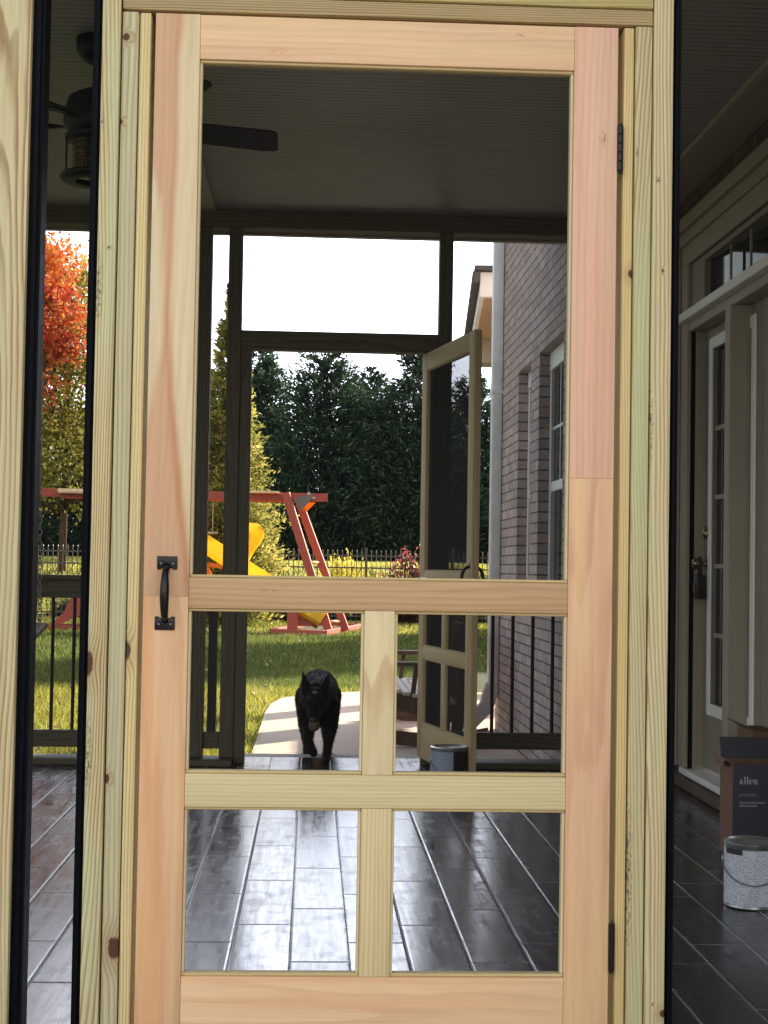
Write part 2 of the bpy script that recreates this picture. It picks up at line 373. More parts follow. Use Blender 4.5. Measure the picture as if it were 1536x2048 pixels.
# ---- screen doors: u = 0 at the handle edge, u = W at the hinge edge; front face at y = 0, z up
DW, DT = .909, .034
Z = dict(top=2.0665, z1=1.979, z2=.968, z3=.909, z4=.592, z5=.5285, z6=.2064, bot=.03)
U1, U2 = .0865, .8225; MU0, MU1 = .4265, .4855
def door_mats(near):
    if not near:
        return dict(sl=FARDOOR, sl2=FARDOOR, sr=FARDOOR, sr2=FARDOOR, top=FARDOORX, mid=FARDOORX, low=FARDOORX, bot=FARDOORX, m1=FARDOOR, m2=FARDOOR, bead=FARDOOR, beadx=FARDOORX)
    P = (222, 176, 134); PD = (196, 138, 96)
    heart = (((214, 170, 132), (190, 138, 100)),
             [(.90, .095, .20), (1.02, .095, .185), (1.10, .095, .176), (1.22, .095, .163), (1.32, .112, .152), (1.42, .127, .145), (1.52, .129, .142), (1.62, .125, .146), (1.70, .117, .148), (1.78, .095, .151), (1.88, .095, .149), (1.98, .095, .150), (2.05, .095, .158)], .009)
    return dict(
        sl=wood('door_stile_left_upper', (224, 206, 166), (206, 178, 132), 'z', 40.2, 40, 1.6, .38, G, heart=heart, fibre=.06),
        sl2=wood('door_stile_left_lower', (226, 184, 138), (196, 140, 98), 'z', 43.1, 34, 1.5, .5, G, tint=((218, 164, 118), .7), fibre=.06),
        sr=wood('door_stile_right_upper', (230, 188, 160), (198, 142, 112), 'z', 46.7, 60, .8, .3, G, tint=((224, 172, 144), .6), fibre=.07, smears=[(.885, 1.845, .012, .7, (150, 96, 70))]),
        sr2=wood('door_stile_right_lower', (226, 180, 140), (196, 138, 100), 'z', 49.4, 36, 1.7, .5, G, tint=((224, 192, 144), .7), fibre=.06),
        top=wood('door_top_rail', (234, 196, 154), (212, 160, 116), 'x', 52.2, 44, 1.2, .35, G, tint=((236, 206, 160), .5), fibre=.05, smears=[(2.0, .24, .012, .35, (216, 156, 116)), (2.045, .72, .007, .5, (176, 150, 124))]),
        mid=wood('door_lock_rail', (200, 162, 118), (160, 116, 78), 'x', 55.8, 90, .8, .4, G, fibre=.06, smears=[(.945, .245, .0028, .10, (130, 92, 64))]),
        low=wood('door_lower_rail', (214, 200, 150), (188, 168, 116), 'x', 58.8, 130, .35, .45, G, fibre=.06),
        bot=wood('door_bottom_rail', (232, 194, 148), (208, 152, 108), 'x', 61.5, 46, 1.7, .5, G, tint=((222, 170, 128), .5), fibre=.05),
        m1=wood('door_muntin_upper', (224, 208, 160), (182, 132, 86), 'z', 65.3, 42, 2.6, .55, G, fibre=.06),
        m2=wood('door_muntin_lower', (218, 200, 150), (184, 150, 98), 'z', 68.2, 90, .6, .55, G, fibre=.06),
        bead=wood('door_bead', (214, 200, 158), (190, 168, 120), 'z', 71.2, 80, .5, .3, G, fibre=.05),
        beadx=wood('door_bead_rail', (206, 186, 130), (176, 146, 94), 'x', 73.2, 80, .5, .3, G, fibre=.05))
def make_door(root, near, scr):
    M = door_mats(near); b = .0016
    def p(name, u0, u1, z0, z1, mat, y0=0., y1=DT, label=None, bev=b):
        o = MB().box(u0, u1, y0, y1, z0, z1, bev, 2).build(name, mat, root, None, False, label); return auto_smooth(o)
    zs = .931; zr = 1.174
    if near:
        p('stile', 0, U1, Z['bot'], zs-.0001, M['sl2'], bev=.0006, label='lower length of the handle side stile'); p('stile', 0, U1, zs+.0001, Z['top'], M['sl'], bev=.0006, label='upper length of the handle side stile, two toned')
        p('stile', U2, DW, Z['bot'], zr-.0002, M['sr2'], bev=.0006, label='lower length of the hinge side stile'); p('stile', U2, DW, zr+.0002, Z['top'], M['sr'], bev=.0006, label='pinker upper length of the hinge side stile')
    else:
        p('stile', 0, U1, Z['bot'], Z['top'], M['sl']); p('stile', U2, DW, Z['bot'], Z['top'], M['sr'])
    e = .0003
    p('rail', U1+e, U2-e, Z['z1'], Z['top']-.0004, M['top'], .0004, DT-.0004); p('rail', U1+e, U2-e, Z['z3'], Z['z2'], M['mid'], .0003, DT-.0003)
    p('rail', U1+e, U2-e, Z['z5'], Z['z4'], M['low'], .0003, DT-.0003); p('rail', U1+e, U2-e, Z['bot']+.0004, Z['z6'], M['bot'], .0002, DT-.0002)
    p('muntin', MU0, MU1, Z['z4']+e, Z['z3']-e, M['m1'], .0005, DT-.0005); p('muntin', MU0, MU1, Z['z6']+e, Z['z5']-e, M['m2'], .0005, DT-.0005)
    for (u0, u1, z0, z1) in ((U1, U2, Z['z2'], Z['z1']), (U1, MU0, Z['z4'], Z['z3']), (MU1, U2, Z['z4'], Z['z3']), (U1, MU0, Z['z6'], Z['z5']), (MU1, U2, Z['z6'], Z['z5'])):
        t, y0, y1 = .0058, .0055, .029
        m = MB()
        for (a0, a1) in ((u0+e, u0+t), (u1-t, u1-e)): m.box(a0, a1, y0, y1, z0+t+e, z1-t-e, .0015, 1)
        m.build('bead', M['bead'], root)
        m = MB()
        for (c0, c1) in ((z0+e, z0+t), (z1-t, z1-e)): m.box(u0+e, u1-e, y0+.0004, y1-.0004, c0, c1, .0015, 1)
        m.build('bead', M['beadx'], root)
        MB().quad([(u0+t, .017, z0+t), (u1-t, .017, z0+t), (u1-t, .017, z1-t), (u0+t, .017, z1-t)]).build('screen', scr, root)
def handle(root, uc, side, z0=.866, z1=1.008):
    """cast pull: two screwed plates and a bowed grip; side -1 = front face"""
    y = -.0 if side < 0 else DT
    g = MB(); ys = lambda d: y+side*d
    pts = []
    for i in range(15):
        f = i/14; zz = z0+.018+(z1-z0-.036)*f; d = .004+.030*math.sin(math.pi*f)**.55
        pts.append((uc+.001*(f-.5), ys(d), zz))
    rad = [.0062+.0028*math.sin(math.pi*i/14) for i in range(15)]
    g.tube(pts, rad, 14)
    h = g.build('handle', IRON, root, None, True)
    for (za, zb, dx) in ((z1-.0235, z1, .0012), (z0, z0+.0235, -.0012)):
        m = MB().box(uc-.0195+dx, uc+.0195+dx, min(ys(.0), ys(.0034)), max(ys(.0), ys(.0034)), za, zb, .0016, 2)
        for s in (-1, 1):   # small ears beside the grip
            zz = za if za > .95 else zb
            m.box(uc+s*.0155-.0038+dx, uc+s*.0155+.0038+dx, min(ys(0), ys(.0032)), max(ys(0), ys(.0032)), zz-.0024, zz+.0024, .001, 1)
        pl = auto_smooth(m.build('mounting_plate', IRON, h))
        for s in (-1, 1):
            zz = (za+zb)/2-(.001 if za > .95 else -.001)
            MB().lathe([(.0, .0), (.0032, 0), (.0040, -.0008), (.0044, -.0016), (.0044, -.004)], (uc+s*.0115+dx, y-.0048 if side < 0 else y+.0048, zz), 14, 'y', False).build('screw', plain('screw_steel', (.10, .11, .13, 1), .35, .9, .2, 60), h, None, True)
    return h
def hinge(root, zc, knuckles=5):
    h = .089; m = MB(); x = DW+.0056; rr = .0058
    n = knuckles
    for k in range(n):
        za = zc-h/2+h*k/n; m.lathe([(rr*.86, za+.0004), (rr, za+.0012), (rr, za+h/n-.0012), (rr*.86, za+h/n-.0004)], (x, -.0022, 0), 14)
    o = auto_smooth(m.build('hinge', IRON, root))
    m = MB().box(DW+.0004, DW+.0022, .0, DT-.004, zc-h/2, zc+h/2).box(DW+.0095, DW+.0112, .0, DT-.004, zc-h/2, zc+h/2)
    m.sphere((x, -.0022, zc+h/2+.001), .0046, 2).sphere((x, -.0022, zc-h/2-.001), .0046, 2)
    m.build('leaf', IRON, o)
door = thing('screen_door', 'closed new pine screen door in front, with black pull handle and four small lower panes', 'door', (.0025, 0, 0))
make_door(door, True, SCR)
handle(door, .0435, -1); hinge(door, 1.8265); hinge(door, .2655, 1)

# ------------------------------------------------------------------ FAR WALL
YF = 4.80
far = Th('screen_wall', 'dark far screen wall of the porch with railing and black balusters around the open doorway', 'screen wall', (0, YF, 0))
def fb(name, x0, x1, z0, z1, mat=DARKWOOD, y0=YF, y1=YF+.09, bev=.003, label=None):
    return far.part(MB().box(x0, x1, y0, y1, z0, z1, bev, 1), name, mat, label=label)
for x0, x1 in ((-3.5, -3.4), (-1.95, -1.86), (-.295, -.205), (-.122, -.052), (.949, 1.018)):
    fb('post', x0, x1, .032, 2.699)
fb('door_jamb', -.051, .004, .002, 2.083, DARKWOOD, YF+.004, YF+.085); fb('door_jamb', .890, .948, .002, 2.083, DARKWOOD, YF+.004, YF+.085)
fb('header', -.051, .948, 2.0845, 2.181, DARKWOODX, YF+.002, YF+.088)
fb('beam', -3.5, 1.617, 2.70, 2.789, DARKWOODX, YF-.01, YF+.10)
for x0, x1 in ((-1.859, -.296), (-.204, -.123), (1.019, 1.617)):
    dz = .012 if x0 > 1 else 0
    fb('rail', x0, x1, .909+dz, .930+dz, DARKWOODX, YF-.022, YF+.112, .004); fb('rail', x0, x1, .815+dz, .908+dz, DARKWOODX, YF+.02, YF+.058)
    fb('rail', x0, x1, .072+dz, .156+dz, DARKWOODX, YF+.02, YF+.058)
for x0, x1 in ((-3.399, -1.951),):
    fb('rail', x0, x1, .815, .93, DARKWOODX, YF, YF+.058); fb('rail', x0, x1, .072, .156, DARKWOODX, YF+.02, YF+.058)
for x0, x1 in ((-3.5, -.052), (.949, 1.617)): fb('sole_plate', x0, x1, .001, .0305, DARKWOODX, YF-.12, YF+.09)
bal = MB().lathe([(.0092, .1), (.0092, .86)], (0, 0, 0), 10)
b0 = far.part(bal, 'baluster', BALUSTER, smooth=False); b0.location = (0, 0, 0)
bl = [-1.07+.1055*k for k in range(-7, 8)]+[1.148+.1022*k for k in range(-0, 5)]
b0.data.transform(Matrix.Translation(far.loc))
first = True
for xb in [x for x in bl if -1.85 < x < -.30 or 1.03 < x < 1.60]:
    o = b0 if first else b0.copy()
    if not first: COL.objects.link(o); o.parent = far.o
    o.location = (xb, .042, 0); first = False
far.part(MB().box(-.186, -.142, YF+.02, YF+.055, .156, .943), 'baluster', BALUSTER, label='wide black upright next to the doorway post')
for x0, x1, z0, z1 in ((-1.86, -.295, .03, 2.70), (-.205, -.122, .03, 2.70), (1.018, 1.618, .03, 2.70), (-.052, .949, 2.181, 2.70), (-3.4, -1.95, .03, 2.7)):
    far.part(MB().quad([(x0, YF+.075, z0), (x1, YF+.075, z0), (x1, YF+.075, z1), (x0, YF+.075, z1)]), 'screen', SCR_FAR)
far.part(MB().box(-.06, .96, 5.095, 5.34, -.119, -.012, .004, 1), 'threshold', plain('threshold_concrete', lin(176, 172, 166), .8, 0, .12, 12, .1))

# open far door, hinged on the right jamb, swung in towards us
fd = thing('screen_door', 'open screen door at the far end of the porch, swung inwards with dark mesh panels', 'door', (0, 0, 0), R(101.0))
make_door(fd, False, SCR_EDGE)
handle(fd, .045, 1); handle(fd, .045, -1)
hp = Vector((.905, 0, 0)); rot = Matrix.Rotation(R(101.0), 3, 'Z')
fd.location = Vector((.905, 4.845, .012))-rot @ Vector((DW, 0, 0))
inv = lambda q: rot.inverted() @ (Vector(q)-fd.location)
pa, pb = inv((.880, 4.79, .935)), inv((.935, 4.40, .935))
m = MB().tube([pa, pa.lerp(pb, .62)], .012, 10).tube([pa.lerp(pb, .6), pb], .0055, 8)
m.build('door_closer', plain('closer_steel', (.45, .46, .48, 1), .35, .7, .1), fd, None, True)

# ------------------------------------------------------------------ FLOOR, CEILING
def tile_mat():
    t = NT('slate_plank_tile'); x, y, z = t.xyz(t.pos())
    u = t.M('DIVIDE', t.M('SUBTRACT', x, .1333), .1526); row = t.M('FLOOR', u); fu = t.M('SUBTRACT', u, row)
    v = t.M('DIVIDE', t.M('SUBTRACT', y, t.M('MULTIPLY_ADD', row, .2015, .124)), .605); cl = t.M('FLOOR', v); fv = t.M('SUBTRACT', v, cl)
    wob = t.M('MULTIPLY', t.M('SUBTRACT', t.noise(t.pos(), 40., 3.), .5), .0035)
    du = t.M('ADD', t.M('MULTIPLY', t.M('MINIMUM', fu, t.M('SUBTRACT', 1., fu)), .1526), wob); dv = t.M('ADD', t.M('MULTIPLY', t.M('MINIMUM', fv, t.M('SUBTRACT', 1., fv)), .605), wob)
    d = t.M('MINIMUM', du, dv)
    gr = t.rng(d, .0012, .0030, 1., 0., True)
    h = t.n('TexWhiteNoise', dict(noise_dimensions='2D'), Vector=t.vec(row, cl, 0.)).outputs[0]
    gv = t.vec(t.M('MULTIPLY_ADD', x, 46., t.M('MULTIPLY', h, 31.)), t.M('MULTIPLY_ADD', y, 3.2, t.M('MULTIPLY', h, 17.)), 0.)
    g1 = t.noise(gv, 1., 5., .62, .6)
    g2 = t.noise(t.vec(t.M('MULTIPLY', x, 13.), t.M('MULTIPLY_ADD', y, 9., t.M('MULTIPLY', h, 9.)), 0.), 1., 4., .6)
    c = t.mix(t.rng(g1, .3, .72), lin(28, 27, 33), lin(58, 55, 60))
    c = t.mix(t.rng(h, 0., 1., 0., .35), c, lin(42, 41, 50))
    haze = t.noise(t.pos(), 2.2, 3.)
    grc = t.mix(t.rng(haze, .35, .65), lin(84, 86, 94), lin(178, 188, 202))
    c = t.mix(gr, c, grc)
    rough = t.M('ADD', t.rng(g1, .25, .75, .10, .25), t.rng(g2, .5, .8, 0., .14)); rough = t.M('MULTIPLY_ADD', h, .07, rough)
    rough = t.M('MULTIPLY_ADD', gr, .4, rough)
    hh = t.M('ADD', t.M('MULTIPLY', t.rng(d, 0., .008, 0., 1., True), 1.), t.M('ADD', t.M('MULTIPLY', g1, .20), t.M('MULTIPLY', g2, .035)))
    b = t.bsdf(Base_Color=c, Roughness=rough, Normal=t.bump(hh, .32, .003)); b.inputs['Specular IOR Level'].default_value = .5; b.inputs['IOR'].default_value = 1.55
    return t.m
fl = MB().box(-3.6, 2.079, -.12, 5.09, -.30, 0.0).build('floor', tile_mat()); tag(fl, 'dark glossy wood look plank tiles with grey grout', None, None, 'structure')
def ceil_mat():
    t = NT('beadboard_ceiling'); x, y, z = t.xyz(t.pos())
    f = t.M('FRACT', t.M('DIVIDE', y, .041)); d = t.M('MULTIPLY', t.M('MINIMUM', f, t.M('SUBTRACT', 1., f)), .041)
    g = t.rng(d, .0016, .0042, 1., 0., True)
    n = t.noise(t.vec(t.M('MULTIPLY', x, 3.), t.M('MULTIPLY', y, 24.), 0.), 1., 3.)
    brk = t.rng(t.noise(t.vec(t.M('MULTIPLY', x, 5.), t.M('MULTIPLY', y, 60.), 0.), 1., 2.), .35, .6, .35, 1.)
    c = t.mix(t.M('MULTIPLY', g, brk), t.mix(n, lin(146, 146, 144), lin(166, 166, 163)), lin(76, 76, 74))
    b = t.bsdf(Base_Color=c, Roughness=.5, Normal=t.bump(t.M('SUBTRACT', 1., g), .35, .004)); return t.m
ce = MB().box(-3.6, 2.079, .092, 4.95, 2.79, 2.86).build('ceiling', ceil_mat()); tag(ce, 'beadboard porch ceiling in shade', None, None, 'structure')

# ------------------------------------------------------------------ BRICK HOUSE
def brick_mat(name, uax, C1=(212, 196, 192), C2=(172, 160, 160), MO=(86, 78, 76), H1=(202, 168, 154), H2=(128, 116, 116)):
    t = NT(name); x, y, z = t.xyz(t.pos())
    u = y if uax == 'y' else x
    nv = t.noise(t.pos(), 9., 3.)
    br = t.n('TexBrick', dict(offset=.5), Vector=t.vec(t.M('MULTIPLY_ADD', nv, .006, u), t.M('MULTIPLY_ADD', nv, .006, z), 0.), Scale=1., Mortar_Size=.0052, Mortar_Smooth=.3, Bias=0., Brick_Width=.190, Row_Height=.0605,
             Color1=lin(*C1), Color2=lin(*C2), Mortar=lin(*MO))
    c = t.mix(t.rng(t.noise(t.pos(), 17., 3.), .55, .7), br.outputs[0], lin(*H1))
    c = t.mix(t.rng(t.noise(t.pos(), 60., 4.), .3, .7, 0., .35), c, lin(*H2))
    b = t.bsdf(Base_Color=c, Roughness=.85, Normal=t.bump(t.M('SUBTRACT', t.M('MULTIPLY', t.noise(t.pos(), 90., 3.), .3), br.outputs[1]), .8, .008)); return t.m
BRY, BRX = brick_mat('brick_side', 'y'), brick_mat('brick_end', 'x')
BRYD = brick_mat('brick_porch_shade', 'y', (110, 90, 80), (84, 72, 66), (64, 58, 52), (120, 96, 84), (70, 60, 56))  # darker copy of the house brick, porch shade put into its colour
house = Th('brick_house', 'two storey brown brick house along the right side of the porch, with white windows', 'house', (2.4, 5.0, 0))
hp_ = house.part
XW, YC = 1.62, 7.78
wins = [(4.99, 5.86, .78, 2.25), (6.20, 6.76, .78, 2.25)]
m = MB(); zb, zt = -.5, 6.2
segs = [(4.905, 4.99, zb, zt), (5.86, 6.20, zb, zt), (6.76, YC, zb, zt)]
for y0, y1, z0, z1 in segs: m.box(XW, XW+.14, y0, y1, z0, z1)
for y0, y1, z0, z1 in wins: m.box(XW, XW+.14, y0, y1, zb, z0); m.box(XW, XW+.14, y0, y1, z1, zt)
hp_(m, 'wall', BRY)
hp_(MB().box(XW+.141, 9.5, YC-.141, YC-.001, zb, zt), 'wall', BRX)
GLASS = (lambda t: (t.bsdf(Base_Color=t.mix(t.rng(t.noise(t.obj(), 3., 2.), .4, .6), (.010, .011, .016, 1), (.018, .019, .026, 1)), Roughness=.04), t.m)[1])(NT('dark_window_glass'))
for (y0, y1, z0, z1) in wins:
    xr = XW+.062; f = MB()
    for a0, a1 in ((y0+.004, y0+.055), (y1-.055, y1-.004)): f.box(xr, xr+.05, a0, a1, z0+.052, z1-.112, .003, 1)
    f.box(xr-.004, xr+.05, y0+.003, y1-.003, z1-.11, z1-.002, .003, 1); f.box(xr-.012, xr+.05, y0+.003, y1-.003, z0+.002, z0+.05, .003, 1)
    zm = 1.47; f.box(xr+.004, xr+.046, y0+.056, y1-.056, zm-.028, zm+.028, .003, 1)
    wf = hp_(f, 'window', WHITE2)
    g = MB().box(xr+.026, xr+.030, y0+.055, y1-.055, z0+.05, zm-.028).box(xr+.020, xr+.024, y0+.055, y1-.055, zm+.028, z1-.11)
    hp_(g, 'pane', GLASS, parent=wf)
    g = MB(); nm = 3 if y1-y0 > .7 else 2
    for k in range(1, nm): yy = y0+.055+(y1-y0-.11)*k/nm; g.box(xr+.014, xr+.019, yy-.008, yy+.008, zm+.028, z1-.112)
    for k in (1,): zz = zm+(z1-.11-zm)*.5; g.box(xr+.0145, xr+.0185, y0+.055, y1-.055, zz-.008, zz+.008)
    hp_(g, 'muntin', WHITE2, parent=wf)
# downspout with kicked out foot
ALU = plain('downspout_paint', lin(226, 230, 236), .4, 0, .12, 5)
def downspout():
    m = MB(); xs, ys = XW-.038, YC-.16
    m.box(xs-.036, xs+.036, ys-.055, ys+.055, .20, 6.0, .012, 2)
    m.beam((xs, ys, .21), (xs-.05, ys-.03, .04), .10, .07, (0, 1, 0), .01); m.beam((xs-.045, ys-.03, .055), (xs-.20, ys-.12, -.085), .10, .07, (0, 1, 0), .01)
    for z in (.7, 2.2, 3.9): m.box(xs-.040, xs+.038, ys-.059, ys+.059, z, z+.03)
    hp_(m, 'downspout', ALU, auto=True)
downspout()
# wall with the glazed doors
XD = 2.08
m = MB()
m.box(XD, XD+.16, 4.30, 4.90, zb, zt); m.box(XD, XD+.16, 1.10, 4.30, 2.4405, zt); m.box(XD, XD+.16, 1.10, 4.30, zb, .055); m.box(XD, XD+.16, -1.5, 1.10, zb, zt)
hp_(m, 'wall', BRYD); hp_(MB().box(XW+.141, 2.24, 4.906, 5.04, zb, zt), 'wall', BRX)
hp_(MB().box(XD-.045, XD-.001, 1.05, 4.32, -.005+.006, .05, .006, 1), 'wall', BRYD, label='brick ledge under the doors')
hp_(MB().box(XD-.02, XD+.10, 1.10, 4.22, .0555, .085, .004, 1), 'threshold', WHITE)
# stepped head casing and side casings
m = MB().box(XD-.055, XD-.001, 1.02, 4.36, 2.592, 2.652, .006, 2).box(XD-.032, XD-.001, 1.06, 4.32, 2.535, 2.5915, .004, 1).box(XD-.018, XD-.001, 1.10, 4.30, 2.44, 2.5345, .003, 1)
hp_(m, 'door_casing', CREAM)
m = MB().box(XD-.018, XD+.03, 4.135, 4.30, .086, 2.4395, .004, 1).box(XD-.030, XD-.0185, 4.255, 4.30, .086, 2.534, .003, 1)
hp_(m, 'door_casing', CREAM)
hp_(MB().box(XD-.05, XD+.24, 1.102, 4.205, 2.163, 2.206, .004, 1), 'transom_sill', WHITE)
hp_(MB().box(XD-.012, XD+.159, 1.101, 4.1345, 2.118, 2.1625, .003, 1), 'door_casing', CREAM)
m = MB().box(XD+.002, XD+.05, 3.905, 4.134, 2.207, 2.439).box(XD+.004, XD+.24, 1.11, 3.904, 2.4125, 2.439)
tr = hp_(m, 'transom', CREAMDK)
hp_(MB().prism([(XD+.0300, 3.904, 2.207), (XD+.219, 1.2, 2.207), (XD+.219, 1.2, 2.412), (XD+.0300, 3.904, 2.412)], None, (.004, 0, 0)), 'pane', GLASS, parent=tr)
for yy in (3.545, 3.24, 2.945, 2.65, 2.35): hp_(MB().box(XD+.022, XD+.0295, yy-.008, yy+.008, 2.207, 2.4115), 'muntin', CREAMDK, parent=tr)
# post between the two doors
m = MB().box(XD-.030, XD+.10, 3.350, 3.432, .086, 2.117, .006, 2)
hp_(m, 'mullion', CREAM)
hp_(MB().box(XD+.02, XD+.14, 4.118, 4.134, .086, 2.117), 'door_jamb', CREAM)
hp_(MB().box(XD+.0005, XD+.019, 4.126, 4.1345, .086, 2.117), 'door_jamb', BLACK, label='black weather strip')
XP = XD+.066
def glazed_door(y0, y1, gy0, gy1, lock):
    m = MB(); gz0, gz1 = .402, 2.015
    m.box(XP, XP+.04, y0, gy0, .10, 2.117).box(XP, XP+.04, gy1, y1, .10, 2.117).box(XP, XP+.04, gy0, gy1, .10, gz0).box(XP, XP+.04, gy0, gy1, gz1, 2.117)
    d = hp_(m, 'door', CREAMDK)
    f = MB(); e = .055
    f.box(XP-.012, XP-.0005, gy0-e, gy0-.001, gz0-e, gz1+e, .004, 1).box(XP-.012, XP-.0005, gy1+.001, gy1+e, gz0-e, gz1+e, .004, 1)
    f.box(XP-.0115, XP-.0005, gy0, gy1, gz0-e, gz0-.001, .003, 1).box(XP-.0115, XP-.0005, gy0, gy1, gz1+.001, gz1+e, .003, 1)
    hp_(f, 'glazing_frame', WHITE, parent=d)
    hp_(MB().box(XP+.016, XP+.020, gy0, gy1, gz0, gz1), 'pane', GLASS, parent=d)
    f = MB()
    for zz in (.712, 1.024, 1.336, 1.65): f.box(XP+.006, XP+.0155, gy0, gy1, zz-.010, zz+.010)
    n = max(2, int((gy1-gy0)/.21))
    for k in range(1, n): yy = gy0+(gy1-gy0)*k/n; f.box(XP+.0065, XP+.015, yy-.009, yy+.009, gz0, gz1)
    hp_(f, 'muntin', CREAM, parent=d)
    if lock:
        br = plain('aged_brass', (.30, .23, .12, 1), .3, .9, .2, 20)
        hp_(MB().lathe([(.0, XP-.030), (.012, XP-.030), (.027, XP-.022), (.030, XP-.006), (.030, XP-.0008)], (0, 4.035, 1.175), 20, 'x', False), 'deadbolt', br, smooth=True, parent=d)
        hp_(MB().lathe([(.0, XP-.075), (.018, XP-.072), (.027, XP-.060), (.024, XP-.044), (.011, XP-.034), (.011, XP-.010), (.029, XP-.006), (.029, XP-.0008)], (0, 4.045, 1.035), 20, 'x', False), 'knob', br, smooth=True, parent=d)
glazed_door(3.20, 4.116, 3.33, 3.962, True)
glazed_door(1.90, 3.195, 2.05, 2.965, False)
# second storey roof and the porch roof
def roofs():
    sh = plain('asphalt_shingles', lin(86, 82, 80), .9, 0, .3, 40, .4)
    m = MB().prism([(1.35, 8.1, 6.2), (9.9, 8.1, 6.2), (5.6, 8.1, 9.0)], None, (0, -10.5, 0)); hp_(m, 'roof', sh)
    m = MB().box(-3.75, 2.079, -.45, 5.25, 2.905, 3.05); hp_(m, 'porch_roof', sh)
    m = MB().box(-3.6, 2.079, 4.955, 5.0, 2.70, 2.904); hp_(m, 'porch_fascia', CREAM)
    m = MB().box(1.872, 2.0795, .10, 4.78, 2.772, 2.7895, .004, 1).box(1.872, 1.905, .10, 4.78, 2.764, 2.7715, .003, 1); hp_(m, 'ceiling_trim', CREAM)
    m = MB().box(-.40, -.19, .10, 4.78, 2.778, 2.7895, .003, 1); hp_(m, 'ceiling_trim', plain('ceiling_trim_paint', lin(168, 162, 142), .55, 0, .06, 3.))
roofs()
lb = Th('lock_box', 'dark key lock box hanging from the knob of the glazed house door', 'lock box', (2.10, 4.03, .87))
IR2 = plain('lockbox_metal', (.02, .02, .022, 1), .45, .4, .3, 30)
lb.part(MB().box(XP-.062, XP-.016, 4.010, 4.075, .872, .985, .008, 2), 'body', IR2, auto=True)
lb.part(MB().tube([(XP-.038, 4.022, .985), (XP-.038, 4.022, 1.045), (XP-.038, 4.030, 1.064), (XP-.038, 4.055, 1.064), (XP-.038, 4.064, 1.045), (XP-.038, 4.064, .985)], .0045, 8), 'shackle', IR2, smooth=True)
lb.part(MB().box(XP-.066, XP-.0625, 4.024, 4.060, .90, .945, .001, 1), 'dial_plate', plain('dial_grey', (.09, .09, .09, 1), .4, .5))

# covered walkway beyond the house corner
SK = -math.atan(.078)
wk = thing('covered_walkway', 'low covered walkway roof with white fascia and tan soffit behind the house corner', 'walkway roof', (1.60, 9.0, -.15), SK)
SOF = plain('tan_soffit', lin(190, 160, 126), .7, 0, .08, 6.)
def walkway():
    z0 = 3.125+.15
    MB().box(.035, 1.0, .04, 2.35, z0+.02, z0+.04).build('soffit', SOF, wk)
    MB().box(0, 1.0, -.03, .038, z0-.005, z0+.19, .004, 1).build('fascia', WHITE, wk); MB().box(-.0, .033, .04, 3.3, z0-.004, z0+.15, .004, 1).build('fascia', WHITE, wk)
    MB().box(.02, 1.0, 2.36, 2.72, z0-.20, z0+.10, .004, 1).build('beam', CREAM, wk)
    MB().box(-.045, 1.05, -.08, 3.35, z0+.195, z0+.235, .006, 1).box(-.060, -.003, -.06, 3.34, z0+.10, z0+.194, .012, 2).build('roof', plain('walkway_shingles', lin(92, 90, 92), .9, 0, .3, 40, .4), wk)
    for x, y, s in ((.62, .60, .34), (.62, 2.17, .27)):
        MB().box(x-s/2, x+s/2, y-s/2, y+s/2, -.2, z0+.018, .004, 1).build('pillar', BRX, wk)
walkway()

# ------------------------------------------------------------------ CEILING FAN
fan = Th('ceiling_fan', 'dark ceiling fan with five blades and a caged glass lantern under the porch ceiling', 'ceiling fan', (-.435, 2.3, 2.79))
FB = plain('fan_bronze', (.006, .006, .008, 1), .5, 0, .2, 20, 0., .3)
fx, fy = -.435, 2.3
fan.part(MB().lathe([(.02, 2.70), (.055, 2.715), (.078, 2.745), (.080, 2.789)], (fx, fy, 0), 28), 'canopy', FB, smooth=True)
fan.part(MB().lathe([(.014, 2.58), (.014, 2.705)], (fx, fy, 0), 14), 'downrod', FB, smooth=True)
fan.part(MB().lathe([(.03, 2.62), (.065, 2.605), (.10, 2.585), (.112, 2.55), (.118, 2.50), (.112, 2.475), (.10, 2.462), (.11, 2.452), (.11, 2.438), (.09, 2.43)], (fx, fy, 0), 32), 'motor_housing', FB, auto=True)
BLM = wood('fan_blade_wood', (44, 42, 42), (30, 28, 28), 'x', 80, 40, 1., .5, 1.)
def blade(ang):
    rot = Matrix.Translation((fx, fy, 2.505)) @ Matrix.Rotation(ang, 4, 'Z') @ Matrix.Rotation(R(-13), 4, 'X')
    m = MB(); n = 10; top = []; 
    pr = [(.17, .050), (.22, .058), (.34, .064), (.48, .069), (.60, .071), (.645, .064), (.655, .052)]
    out = [(r, h) for r, h in pr]+[(r-.03*(1 if r > .64 else 0), -h) for r, h in pr[::-1]]
    m.prism([(r, h, -.004) for r, h in out], None, (0, 0, .008))
    for v in m.bm.verts: v.co = rot @ v.co
    b = fan.part(m, 'blade', BLM)
    k = MB().box(.085, .20, -.022, .022, -.012, -.0045, .003, 1).box(.17, .235, -.040, .040, -.0105, -.0046, .003, 1)
    for v in k.bm.verts: v.co = rot @ v.co
    fan.part(k, 'blade_bracket', FB, parent=b)
for k in range(5): blade(R(17+72*k))
t = NT('seeded_glass'); t.bsdf(Base_Color=lin(120, 110, 70), Roughness=.12, Transmission_Weight=.55, IOR=1.3, Normal=t.bump(t.M('SINE', t.M('MULTIPLY', t.xyz(t.pos())[2], 300.)), .8, .01)); FG = t.m
lamp = fan.part(MB().lathe([(.085, 2.44), (.086, 2.43), (.083, 2.36), (.086, 2.325)], (fx, fy, 0), 28, 'z', False), 'lamp_glass', FG, smooth=True)
ring = MB()
